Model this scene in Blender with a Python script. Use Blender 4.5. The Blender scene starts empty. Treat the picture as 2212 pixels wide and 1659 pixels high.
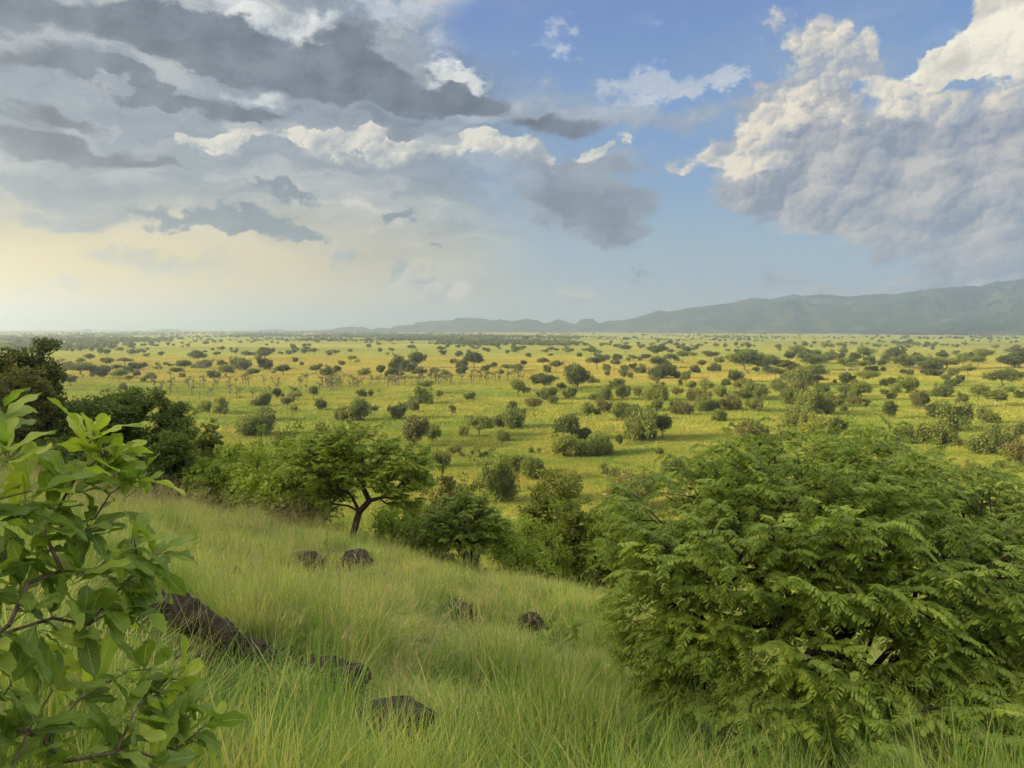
import bpy, math, random
import numpy as np

# ------------------------------------------------------------------ camera, sky, sun, exposure
scene = bpy.context.scene
COL = scene.collection
SKY_ONLY = False
EYE = 33.0                      # metres above the plain
F_PX = 1662.0                   # focal length in pixels of a 2212 px wide picture
PITCH = math.radians(-4.13)

cam_data = bpy.data.cameras.new("camera")
cam_data.sensor_width = 36.0
cam_data.lens = 36.0 * F_PX / 2212.0
cam_data.clip_start = 0.05
cam_data.clip_end = 120000.0
cam = bpy.data.objects.new("camera", cam_data)
COL.objects.link(cam)
cam.location = (0, 0, EYE)
cam.rotation_euler = (math.pi / 2 + PITCH, 0, 0)
scene.camera = cam

SUN_EL = math.radians(17.0)
SUN_AZ = math.radians(-103.0)    # from +Y (view direction) towards +X; negative is left
SUN_DIR = np.array([math.sin(SUN_AZ) * math.cos(SUN_EL), math.cos(SUN_AZ) * math.cos(SUN_EL), math.sin(SUN_EL)])

scene.view_settings.view_transform = 'Standard'
scene.view_settings.look = 'None'
scene.view_settings.exposure = 1.5   # the picture is exposed for the shaded hillside
scene.view_settings.gamma = 1.0
scene.cycles.use_denoising = True
scene.cycles.denoiser = 'OPENIMAGEDENOISE'
scene.cycles.max_bounces = 4
scene.cycles.diffuse_bounces = 2
scene.cycles.glossy_bounces = 1
scene.cycles.transmission_bounces = 3
scene.cycles.volume_bounces = 1
scene.cycles.transparent_max_bounces = 4
scene.cycles.use_adaptive_sampling = True
scene.cycles.adaptive_threshold = 0.02
scene.cycles.use_light_tree = False

sun_data = bpy.data.lights.new("sun", 'SUN')
sun_data.energy = 5.0
sun_data.angle = math.radians(0.5)
sun_data.color = (1.0, 0.80, 0.50)
sun = bpy.data.objects.new("sun", sun_data)
COL.objects.link(sun)
sun.location = tuple(SUN_DIR * 200 + np.array([0, 0, EYE]))
import mathutils
sun.rotation_euler = mathutils.Vector(SUN_DIR).to_track_quat('Z', 'Y').to_euler()


def srgb(r, g, b):
    f = lambda c: (c / 255 / 12.92) if c / 255 <= 0.04045 else ((c / 255 + 0.055) / 1.055) ** 2.4
    return (f(r), f(g), f(b), 1.0)


class NT:
    """small helper to write node trees"""
    def __init__(self, tree):
        self.t = tree
        self.t.nodes.clear()

    def n(self, kind, **kw):
        nd = self.t.nodes.new(kind)
        for k, v in kw.items():
            setattr(nd, k, v)
        return nd

    def link(self, a, b):
        self.t.links.new(a, b)

    def put(self, sock, v):
        if v is None:
            return
        if isinstance(v, bpy.types.NodeSocket):
            self.link(v, sock)
        else:
            sock.default_value = v

    def math(self, op, a, b=None, c=None, clamp=False):
        nd = self.n('ShaderNodeMath', operation=op, use_clamp=clamp)
        self.put(nd.inputs[0], a); self.put(nd.inputs[1], b); self.put(nd.inputs[2], c)
        return nd.outputs[0]

    def vmath(self, op, a, b=None, c=None, scale=None):
        nd = self.n('ShaderNodeVectorMath', operation=op)
        self.put(nd.inputs[0], a); self.put(nd.inputs[1], b); self.put(nd.inputs[2], c)
        if scale is not None:
            self.put(nd.inputs['Scale'], scale)
        return nd.outputs['Value'] if op in ('LENGTH', 'DOT_PRODUCT', 'DISTANCE') else nd.outputs[0]

    def noise(self, vec, scale, detail=4.0, rough=0.5, lac=2.0, dist=0.0, dim='3D', col=False):
        nd = self.n('ShaderNodeTexNoise', noise_dimensions=dim)
        self.put(nd.inputs['Vector'], vec)
        nd.inputs['Scale'].default_value = scale
        nd.inputs['Detail'].default_value = detail
        nd.inputs['Roughness'].default_value = rough
        nd.inputs['Lacunarity'].default_value = lac
        nd.inputs['Distortion'].default_value = dist
        return nd.outputs[1] if col else nd.outputs[0]

    def step(self, v, a, b, lo=0.0, hi=1.0):
        nd = self.n('ShaderNodeMapRange', interpolation_type='SMOOTHSTEP')
        self.put(nd.inputs['Value'], v)
        self.put(nd.inputs['From Min'], a); self.put(nd.inputs['From Max'], b)
        self.put(nd.inputs['To Min'], lo); self.put(nd.inputs['To Max'], hi)
        return nd.outputs[0]

    def mix(self, f, a, b):
        nd = self.n('ShaderNodeMix', data_type='RGBA')
        self.put(nd.inputs[0], f); self.put(nd.inputs[6], a); self.put(nd.inputs[7], b)
        return nd.outputs[2]

    def ramp(self, v, stops, interp='EASE'):
        nd = self.n('ShaderNodeValToRGB')
        nd.color_ramp.interpolation = interp
        el = nd.color_ramp.elements
        while len(el) < len(stops):
            el.new(0.5)
        for e, (p, c) in zip(el, stops):
            e.position = p; e.color = c
        self.put(nd.inputs[0], v)
        return nd.outputs[0]


def pix_dir(px, py):
    """direction (world) seen at a point of the 2212 x 1659 picture"""
    x = (px - 1106) / F_PX; y = (829.5 - py) / F_PX
    c, s = math.cos(PITCH), math.sin(PITCH)
    return np.array([x, c - y * s, s + y * c])


def pix_azel(px, py):
    d = pix_dir(px, py)
    return math.degrees(math.atan2(d[0], d[1])), math.degrees(math.atan2(d[2], math.hypot(d[0], d[1])))


# ------------------------------------------------------------------ sky: Nishita plus clouds laid out by compass direction
def build_world():
    w = bpy.data.worlds.new("World")
    scene.world = w
    w.use_nodes = True
    w.cycles.sampling_method = 'MANUAL'
    w.cycles.sample_map_resolution = 512
    T = NT(w.node_tree)
    tc = T.n('ShaderNodeTexCoord').outputs['Generated']
    d = T.vmath('NORMALIZE', tc)
    sep = T.n('ShaderNodeSeparateXYZ'); T.link(d, sep.inputs[0])
    az = T.math('MULTIPLY', T.math('ARCTAN2', sep.outputs[0], sep.outputs[1]), 57.29578)
    el = T.math('MULTIPLY', T.math('ARCSINE', sep.outputs[2]), 57.29578)
    cq = T.n('ShaderNodeCombineXYZ'); T.link(az, cq.inputs[0]); T.link(el, cq.inputs[1])
    q = cq.outputs[0]                                    # (azimuth, elevation) in degrees

    # ragged edges: warp the coordinates before shapes are looked up
    wc = T.noise(T.vmath('MULTIPLY', q, (0.7, 1.15, 1.0)), 0.16, 7.0, 0.62, col=True)
    warp = T.vmath('MULTIPLY', T.vmath('SUBTRACT', wc, (0.5, 0.5, 0.5)), (11.0, 7.5, 0.0))
    qw = T.vmath('ADD', q, warp)
    wc2 = T.noise(T.vmath('MULTIPLY', q, (0.8, 1.15, 1.0)), 0.42, 8.0, 0.66, col=True)      # finer, shorter warp for small clouds
    qs = T.vmath('ADD', q, T.vmath('MULTIPLY', T.vmath('SUBTRACT', wc2, (0.5, 0.5, 0.5)), (8.5, 5.0, 0.0)))

    def field(blobs, src):
        # summed soft blobs; each look-up waits for the one before it (keeps the shader's stack small)
        sp = T.n('ShaderNodeSeparateXYZ'); T.link(src, sp.inputs[0])
        acc = None
        for (px, py, rx, ry, s) in blobs:
            a, e = pix_azel(px, py)
            a1, _ = pix_azel(px + rx, py); _, e1 = pix_azel(px, py - ry)
            ra, re = max(abs(a1 - a), 0.3) * 1.45, max(abs(e1 - e), 0.2) * 1.45
            cb = T.n('ShaderNodeCombineXYZ')
            T.link(sp.outputs[0], cb.inputs[0]); T.link(sp.outputs[1], cb.inputs[1])
            if acc is not None:
                T.link(acc, cb.inputs[2])
            g = T.n('ShaderNodeTexGradient', gradient_type='SPHERICAL')
            T.link(T.vmath('MULTIPLY_ADD', cb.outputs[0], (1 / ra, 1 / re, 0), (-a / ra, -e / re, 0)), g.inputs[0])
            acc = T.math('MULTIPLY', g.outputs[1], s) if acc is None else T.math('MULTIPLY_ADD', g.outputs[1], s, acc)
        return acc

    # ---- clear air
    sky = T.n('ShaderNodeTexSky', sky_type='NISHITA')
    sky.sun_disc = False
    sky.sun_elevation = SUN_EL
    sky.sun_rotation = SUN_AZ
    sky.altitude = 600
    sky.air_density = 1.0; sky.dust_density = 1.0; sky.ozone_density = 1.6
    STR = 0.05
    k = 2.0 ** -scene.view_settings.exposure / STR      # sky colours below are as they look in the picture
    def em(c, g=1.0):
        return (c[0] * k * g, c[1] * k * g, c[2] * k * g, 1.0)
    air = T.mix(0.85, sky.outputs[0], T.ramp(T.math('DIVIDE', el, 45.0, clamp=True), [
        (0.0, em(srgb(190, 204, 206))), (0.10, em(srgb(166, 194, 210))), (0.3, em(srgb(132, 176, 216))), (0.62, em(srgb(104, 144, 212)))]))
    warm = T.math('MULTIPLY', T.step(az, 3.0, -28.0), T.step(el, 10.0, 0.8))

    # ---- milky veil of high cloud, mostly on the left
    veil_n = T.noise(T.vmath('MULTIPLY', qw, (0.6, 1.6, 1.0)), 0.11, 6.0, 0.6)
    veil_m = T.step(T.math('MULTIPLY_ADD', T.math('SUBTRACT', veil_n, 0.5), 30.0, az), 9.0, -9.0)
    veil = T.math('MAXIMUM', T.step(veil_n, 0.42, 0.70, 0.0, 0.6), T.math('MULTIPLY', veil_m, 0.94))
    veil = T.math('MULTIPLY', veil, T.math('SUBTRACT', 1.0, T.math('MULTIPLY', field([
        (1280, 70, 300, 100, 1.6), (1500, 450, 240, 80, 1.4), (1040, 50, 60, 60, 1.0)], q), 0.9), clamp=True))
    lay = T.noise(T.vmath('MULTIPLY', qw, (0.5, 1.4, 1.0)), 0.22, 9.0, 0.64)
    veil_c = T.ramp(T.math('ADD', lay, T.math('MULTIPLY', T.step(el, 12.0, 2.0), 0.16)), [(0.34, em(srgb(134, 147, 162))), (0.46, em(srgb(164, 174, 183))), (0.56, em(srgb(194, 198, 199))), (0.68, em(srgb(228, 226, 216)))])
    veil_c = T.mix(T.step(el, 12.0, 1.0, 0.0, 0.7), veil_c, em(srgb(206, 198, 172)))
    veil_c = T.mix(T.step(az, -4.0, 14.0, 0.0, 0.8), veil_c, em(srgb(176, 192, 206)))
    colr = T.mix(veil, air, veil_c)
    colr = T.mix(T.math('MULTIPLY', warm, 0.95), colr, em(srgb(255, 226, 112)))

    n1 = T.noise(T.vmath('MULTIPLY', q, (0.8, 1.15, 1.0)), 0.26, 9.0, 0.60)
    n1s = T.noise(T.vmath('MULTIPLY', T.vmath('ADD', q, (-1.1, 0.8, 0.0)), (0.8, 1.15, 1.0)), 0.26, 4.0, 0.52)
    reliefA = T.math('SUBTRACT', n1, n1s)
    hf = T.noise(T.vmath('MULTIPLY', q, (0.8, 1.2, 1.0)), 1.7, 6.0, 0.68)
    hfc = T.math('SUBTRACT', hf, 0.5)
    nnA = T.math('MULTIPLY_ADD', hfc, 0.45, T.math('SUBTRACT', n1, 0.5))
    # heaped cloud: rounded puffs of several sizes, each lit from the upper left
    wf = T.noise(q, 0.9, 4.0, 0.6, col=True)
    qp = T.vmath('ADD', q, T.vmath('MULTIPLY', T.vmath('SUBTRACT', wf, (0.5, 0.5, 0.5)), (1.6, 1.4, 0.0)))
    puff = None; lift = nnA
    hfs = T.noise(T.vmath('MULTIPLY', T.vmath('ADD', q, (-0.22, 0.16, 0.0)), (0.8, 1.2, 1.0)), 1.7, 4.0, 0.68)
    reliefA = T.math('MULTIPLY_ADD', T.math('SUBTRACT', hf, hfs), 0.30, reliefA)
    plit = T.math('MULTIPLY', reliefA, 2.4)
    for sc, wgt in ((0.26, 0.50), (0.62, 0.34), (1.5, 0.20)):
        v = T.n('ShaderNodeTexVoronoi', voronoi_dimensions='2D', feature='SMOOTH_F1' if sc < 1 else 'F1')
        T.link(qp, v.inputs['Vector']); v.inputs['Scale'].default_value = sc
        if sc < 1:
            v.inputs['Smoothness'].default_value = 0.25
        lift = T.math('MULTIPLY_ADD', T.math('SUBTRACT', 0.42, v.outputs['Distance']), wgt, lift)
        rel = T.vmath('SUBTRACT', qp, v.outputs['Position'])
        plit = T.math('MULTIPLY_ADD', T.vmath('DOT_PRODUCT', rel, (-0.75 * sc * wgt, 0.9 * sc * wgt, 0.0)), 1.0, plit)
    nnB, reliefB = lift, plit

    def layer(col_in, blobs, edge, soft, rag, c_edge, c_core, c_lit, c_shade, lit_k, opac=1.0, core=(0.15, 0.8), heap=False, blend=0.6, src=None):
        f = field(blobs, src or qw)
        dens = T.math('MULTIPLY_ADD', nnB if heap else nnA, rag, T.math('SUBTRACT', f, edge))
        alpha = T.math('MULTIPLY', T.step(dens, 0.0, soft), opac)
        cc = T.mix(T.step(dens, core[0], core[1]), c_edge, c_core)
        lit = T.math('MULTIPLY_ADD', reliefB if heap else reliefA, lit_k, 0.5, clamp=True)
        cc = T.mix(blend, cc, T.mix(lit, c_shade, c_lit))
        return T.mix(alpha, col_in, cc), alpha

    # far, low cumulus near the horizon
    colr, _ = layer(colr, [(885, 590, 38, 50, 1.5), (910, 625, 70, 26, 1.3), (970, 636, 46, 20, 1.2), (740, 560, 30, 46, 0.9),
                           (1215, 640, 34, 34, 1.4), (1250, 645, 30, 24, 1.2), (1280, 628, 20, 18, 1.0), (1525, 640, 50, 12, 1.2)],
                    0.36, 0.5, 0.8, em(srgb(204, 202, 192)), em(srgb(196, 196, 190)), em(srgb(252, 236, 208)), em(srgb(160, 172, 182)), 1.3, 0.9, heap=True, blend=0.8, src=qs)
    colr, _ = layer(colr, [(300, 575, 110, 34, 1.0), (210, 545, 60, 26, 0.8), (120, 610, 170, 12, 0.7), (440, 570, 120, 50, 0.5), (560, 620, 300, 60, 0.35)],
                    0.22, 0.7, 0.8, em(srgb(214, 208, 182)), em(srgb(206, 202, 184)), em(srgb(236, 224, 184)), em(srgb(188, 192, 184)), 1.15, 0.85, heap=True, blend=0.7, src=qs)
    # wisps in the blue
    colr, _ = layer(colr, [(1200, 68, 46, 26, 1.0), (1212, 125, 28, 26, 0.9), (1130, 105, 110, 14, 0.7), (1400, 40, 60, 40, 0.6), (1420, 170, 130, 30, 1.3), (1360, 190, 60, 26, 1.0), (1480, 195, 90, 24, 1.0), (1300, 240, 120, 24, 0.8),
                           (1570, 172, 50, 20, 1.3), (1380, 200, 120, 20, 0.7), (2070, 60, 60, 30, 0.7), (960, 100, 60, 60, 0.8), (840, 20, 120, 30, 1.2)],
                    0.34, 0.7, 1.1, em(srgb(190, 206, 226)), em(srgb(214, 218, 222)), em(srgb(236, 236, 232)), em(srgb(176, 190, 212)), 3.0, 0.75, src=qs)
    # thin grey cloud that bridges the gap in the upper middle
    colr, _ = layer(colr, [(1130, 215, 190, 46, 1.1), (1330, 245, 170, 40, 1.0), (1500, 230, 150, 40, 0.9), (1180, 375, 230, 50, 1.0), (1400, 330, 110, 30, 0.8), (1560, 420, 110, 30, 0.7)],
                    0.30, 0.8, 1.0, em(srgb(176, 190, 208)), em(srgb(170, 184, 200)), em(srgb(214, 216, 216)), em(srgb(150, 166, 188)), 3.2, 0.82)
    # brilliant cloud behind the dark bands on the upper left
    colr, _ = layer(colr, [(520, 45, 70, 60, 1.2), (700, 60, 90, 60, 1.2), (340, 90, 40, 30, 0.9), (560, 190, 90, 24, 1.0), (760, 120, 80, 50, 1.0),
                           (940, 140, 60, 26, 1.2), (1010, 150, 50, 20, 1.0), (150, 270, 60, 30, 0.7)],
                    0.30, 0.5, 0.8, em(srgb(214, 222, 226)), em(srgb(246, 244, 236)), em(srgb(255, 253, 244)), em(srgb(200, 206, 210)), 1.15, 0.95, heap=True, blend=0.5)
    # mid row of cauliflower tops
    colr, _ = layer(colr, [(400, 275, 36, 20, 1.1), (500, 285, 60, 22, 1.0), (600, 288, 50, 24, 1.2), (700, 300, 80, 26, 1.1), (765, 290, 30, 20, 1.0),
                           (835, 285, 40, 30, 1.3), (880, 315, 60, 24, 1.1), (1040, 310, 46, 34, 1.1), (1150, 335, 60, 40, 1.2), (1160, 243, 28, 10, 0.9),
                           (1265, 325, 40, 22, 0.9), (960, 345, 100, 18, 0.8), (1340, 300, 60, 24, 0.8)],
                    0.38, 0.22, 0.9, em(srgb(226, 224, 214)), em(srgb(198, 202, 204)), em(srgb(244, 238, 222)), em(srgb(168, 178, 188)), 1.15, 0.95, heap=True, blend=0.75)
    # soft grey undersides
    colr, _ = layer(colr, [(500, 330, 250, 22, 0.9), (800, 345, 200, 22, 0.9), (300, 425, 330, 50, 0.95), (620, 250, 260, 30, 0.6), (1250, 350, 170, 20, 1.2),
                           (1240, 410, 140, 60, 1.3), (1290, 470, 90, 60, 1.5), (1330, 520, 44, 34, 1.3), (60, 380, 200, 30, 0.9), (1100, 250, 200, 40, 0.7), (130, 470, 240, 30, 0.8)],
                    0.34, 0.55, 0.75, em(srgb(176, 186, 194)), em(srgb(152, 164, 176)), em(srgb(186, 192, 196)), em(srgb(140, 154, 170)), 3.0, 0.9)
    # the dark bands
    colr, _ = layer(colr, [(130, 45, 330, 60, 1.5), (400, 70, 190, 52, 1.3), (620, 120, 190, 58, 1.5), (800, 165, 160, 50, 1.5), (900, 200, 160, 40, 1.3), (960, 215, 130, 28, 1.1),
                           (110, 150, 240, 36, 1.3), (300, 185, 110, 22, 1.1), (40, 295, 150, 40, 1.3), (230, 322, 150, 40, 1.15), (150, 250, 120, 18, 0.9), (380, 345, 120, 16, 0.8), (560, 240, 120, 16, 0.9), (480, 212, 110, 26, 1.2),
                           (1190, 262, 130, 32, 1.3), (780, 60, 60, 50, 1.0), (1020, 185, 70, 30, 0.9), (60, 220, 90, 16, 1.0)],
                    0.34, 0.62, 0.85, em(srgb(172, 182, 192)), em(srgb(112, 125, 143)), em(srgb(160, 170, 180)), em(srgb(104, 118, 136)), 3.4, 0.97, core=(0.0, 0.45))
    # bluish scraps below them
    colr, _ = layer(colr, [(470, 460, 110, 30, 1.2), (570, 485, 90, 30, 1.3), (640, 425, 60, 18, 1.2), (690, 500, 56, 18, 1.2), (330, 470, 160, 26, 0.9), (860, 465, 52, 22, 1.3),
                           (940, 513, 24, 9, 1.2), (1390, 602, 40, 6, 1.4), (1200, 415, 120, 40, 0.9), (1290, 465, 90, 44, 1.15), (1325, 520, 44, 26, 1.2), (560, 400, 80, 14, 0.9)],
                    0.38, 0.5, 0.9, em(srgb(158, 174, 186)), em(srgb(124, 144, 162)), em(srgb(160, 174, 184)), em(srgb(118, 138, 156)), 3.0, 0.9, core=(0.0, 0.5), src=qs)
    # the great cumulus on the right: shaded body first, then the sunlit heads
    colr, _ = layer(colr, [(1800, 330, 250, 110, 1.5), (1950, 420, 260, 110, 1.6), (2120, 330, 160, 160, 1.5), (1650, 400, 130, 40, 1.1), (2000, 520, 220, 50, 1.2), (2150, 540, 160, 50, 1.3),
                           (1700, 250, 120, 100, 1.2), (1780, 470, 160, 36, 0.9), (1640, 606, 34, 14, 1.2), (1720, 597, 60, 16, 1.2), (1830, 605, 110, 14, 0.9), (2080, 600, 170, 26, 1.1), (2230, 560, 100, 60, 1.4)],
                    0.34, 0.62, 0.85, em(srgb(178, 190, 202)), em(srgb(168, 175, 186)), em(srgb(222, 215, 206)), em(srgb(150, 161, 177)), 0.95, 0.96, core=(0.0, 0.8), heap=True, blend=0.85)
    colr, _ = layer(colr, [(1710, 60, 60, 70, 1.4), (1770, 120, 80, 80, 1.3), (1860, 90, 42, 70, 1.3), (1850, 180, 80, 60, 1.0), (1700, 190, 70, 60, 1.1), (1620, 290, 70, 50, 1.4), (1560, 330, 90, 36, 1.3),
                           (1460, 350, 36, 14, 1.2), (1660, 250, 60, 50, 1.0), (1940, 200, 60, 60, 1.0), (2020, 270, 130, 60, 0.8), (1780, 270, 60, 40, 0.8), (2100, 230, 120, 60, 0.9), (1850, 300, 50, 22, 0.75), (2060, 350, 60, 22, 0.7), (1700, 330, 60, 22, 0.8)],
                    0.40, 0.50, 0.90, em(srgb(222, 220, 214)), em(srgb(214, 212, 210)), em(srgb(255, 243, 214)), em(srgb(168, 178, 194)), 1.15, 0.94, core=(0.1, 1.0), heap=True, blend=0.75)
    colr, _ = layer(colr, [(2150, 70, 90, 80, 1.6), (2060, 130, 70, 40, 1.4), (1990, 150, 46, 40, 1.2), (2200, 150, 80, 60, 1.2), (2000, 195, 36, 16, 1.0), (2300, 80, 120, 90, 1.5)],
                    0.42, 0.34, 0.90, em(srgb(250, 240, 212)), em(srgb(250, 240, 214)), em(srgb(255, 250, 230)), em(srgb(214, 208, 200)), 1.15, 0.97, heap=True, blend=0.75)

    # unseen sky overhead and around: broken cloud added bright to light the hillside
    hi = T.step(el, 30.0, 40.0)
    side = T.step(T.math('ABSOLUTE', az), 42.0, 60.0)
    low = T.step(el, -0.8, -1.5)
    oth = T.math('MAXIMUM', T.math('MAXIMUM', hi, side), low)
    nq = T.noise(d, 2.6, 3.0, 0.55)
    oc = T.mix(T.step(nq, 0.35, 0.65), em((0.62, 0.76, 0.98, 1), BRIGHT), em((1.40, 1.30, 1.10, 1), BRIGHT))
    hz = T.mix(T.step(az, 60.0, -60.0), em((0.45, 0.62, 0.80, 1), 1.0), em((3.9, 2.4, 0.55, 1), 1.0))
    oc = T.mix(T.step(el, 3.0, 26.0), hz, oc)
    # warm glow added round the unseen sun, a soft key for the foreground
    sd = T.vmath('DOT_PRODUCT', d, tuple(SUN_DIR))
    glow = T.math('POWER', T.math('MAXIMUM', sd, 0.0), 7.0)
    oc = T.mix(glow, oc, em((8.0, 5.6, 2.5, 1), 1.0))
    gr = T.n('ShaderNodeGamma'); T.link(colr, gr.inputs[0]); gr.inputs[1].default_value = 1.5
    hs = T.n('ShaderNodeHueSaturation'); hs.inputs['Saturation'].default_value = 0.88; hs.inputs['Value'].default_value = GRADE
    T.link(gr.outputs[0], hs.inputs['Color'])
    b1 = T.n('ShaderNodeBackground'); T.link(hs.outputs[0], b1.inputs[0]); b1.inputs[1].default_value = STR
    b2 = T.n('ShaderNodeBackground'); T.link(oc, b2.inputs[0]); b2.inputs[1].default_value = STR
    ms = T.n('ShaderNodeMixShader')
    T.link(oth, ms.inputs[0]); T.link(b1.outputs[0], ms.inputs[1]); T.link(b2.outputs[0], ms.inputs[2])
    out = T.n('ShaderNodeOutputWorld')
    T.link(ms.outputs[0], out.inputs[0])


BRIGHT = 1.4
GRADE = 0.39          # undoes the gain of the gamma step
build_world()

# ------------------------------------------------------------------ materials
MATS = {}


def new_mat(name):
    m = bpy.data.materials.new(name)
    m.use_nodes = True
    MATS[name] = m
    return m, NT(m.node_tree)


def savanna_colour(T, pos):
    """colour of the grass of the plain by place: green flats, golden stands, olive scrub"""
    sp = T.n('ShaderNodeSeparateXYZ'); T.link(pos, sp.inputs[0])
    flat = T.n('ShaderNodeCombineXYZ'); T.link(sp.outputs[0], flat.inputs[0]); T.link(sp.outputs[1], flat.inputs[1])
    p = flat.outputs[0]
    big = T.noise(T.vmath('MULTIPLY', p, (0.55, 1.0, 1.0)), 0.011, 5.0, 0.6)
    mid = T.noise(T.vmath('ADD', p, (310.0, 70.0, 0.0)), 0.07, 4.0, 0.6)
    far = T.noise(T.vmath('MULTIPLY', p, (0.25, 1.0, 1.0)), 0.0024, 5.0, 0.62)
    y = sp.outputs[1]; x = sp.outputs[0]
    # wide golden flat across the middle distance, strongest on the left
    gold = T.math('MULTIPLY', T.step(y, 430.0, 520.0), T.step(y, 980.0, 860.0))
    gold = T.math('MULTIPLY', gold, T.step(x, 420.0, 40.0, 0.45, 1.0))
    f = T.math('ADD', T.math('MULTIPLY_ADD', big, 1.5, -0.28), T.math('MULTIPLY_ADD', mid, 1.1, -0.55))
    f = T.math('MULTIPLY_ADD', gold, 0.30, f, clamp=True)
    c = T.ramp(f, [(0.08, (0.080, 0.148, 0.026, 1)), (0.42, (0.165, 0.205, 0.040, 1)), (0.74, (0.240, 0.235, 0.054, 1)), (1.0, (0.285, 0.250, 0.076, 1))], 'LINEAR')
    # beyond a kilometre: alternating strips of green, straw and dark scrub
    c2 = T.ramp(far, [(0.34, (0.085, 0.115, 0.035, 1)), (0.46, (0.170, 0.185, 0.045, 1)), (0.56, (0.225, 0.230, 0.055, 1)), (0.70, (0.120, 0.170, 0.035, 1))], 'LINEAR')
    return T.mix(T.step(y, 800.0, 1300.0), c, c2)


def slope_colour(T, pos):
    a = T.noise(pos, 0.35, 4.0, 0.6)
    return T.ramp(a, [(0.32, (0.098, 0.185, 0.026, 1)), (0.50, (0.195, 0.285, 0.048, 1)), (0.66, (0.320, 0.340, 0.090, 1))], 'LINEAR')


def leaf_shader(T, col, transl=0.35, rough=0.5, spec=0.35, tmul=(1.1, 1.25, 0.55, 1)):
    p = T.n('ShaderNodeBsdfPrincipled')
    T.put(p.inputs['Base Color'], col)
    p.inputs['Roughness'].default_value = rough
    p.inputs['Specular IOR Level'].default_value = spec
    tr = T.n('ShaderNodeBsdfTranslucent')
    m = T.n('ShaderNodeMix', data_type='RGBA', blend_type='MULTIPLY')
    m.inputs[0].default_value = 1.0
    T.put(m.inputs[6], col); m.inputs[7].default_value = tmul
    T.link(m.outputs[2], tr.inputs[0])
    ms = T.n('ShaderNodeMixShader'); ms.inputs[0].default_value = transl
    T.link(p.outputs[0], ms.inputs[1]); T.link(tr.outputs[0], ms.inputs[2])
    out = T.n('ShaderNodeOutputMaterial'); T.link(ms.outputs[0], out.inputs[0])
    return p


def leaf_mat(name, c0, c1, c2=None, transl=0.35, rough=0.5, spec=0.3):
    """leaves: shade varies leaf by leaf ('tone' attribute) and tree by tree"""
    m, T = new_mat(name)
    at = T.n('ShaderNodeAttribute', attribute_name='tone').outputs['Fac']
    oi = T.n('ShaderNodeObjectInfo').outputs['Random']
    f = T.math('ADD', T.math('MULTIPLY', at, 0.72), T.math('MULTIPLY', oi, 0.28), clamp=True)
    stops = [(0.0, c0 + (1,)), (0.75, c1 + (1,)), (1.0, (c2 or c1) + (1,))]
    leaf_shader(T, T.ramp(f, stops, 'LINEAR'), transl, rough, spec)
    return m


def bark_mat(name, c0, c1, scale=9.0):
    m, T = new_mat(name)
    g = T.n('ShaderNodeTexCoord').outputs['Object']
    nz = T.noise(T.vmath('MULTIPLY', g, (1, 1, 0.35)), scale, 5.0, 0.65)
    p = T.n('ShaderNodeBsdfPrincipled')
    T.link(T.mix(T.step(nz, 0.35, 0.65), c0 + (1,), c1 + (1,)), p.inputs['Base Color'])
    p.inputs['Roughness'].default_value = 0.9
    p.inputs['Specular IOR Level'].default_value = 0.15
    b = T.n('ShaderNodeBump'); b.inputs['Strength'].default_value = 0.6; b.inputs['Distance'].default_value = 0.03
    T.link(nz, b.inputs['Height']); T.link(b.outputs[0], p.inputs['Normal'])
    out = T.n('ShaderNodeOutputMaterial'); T.link(p.outputs[0], out.inputs[0])
    return m


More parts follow.
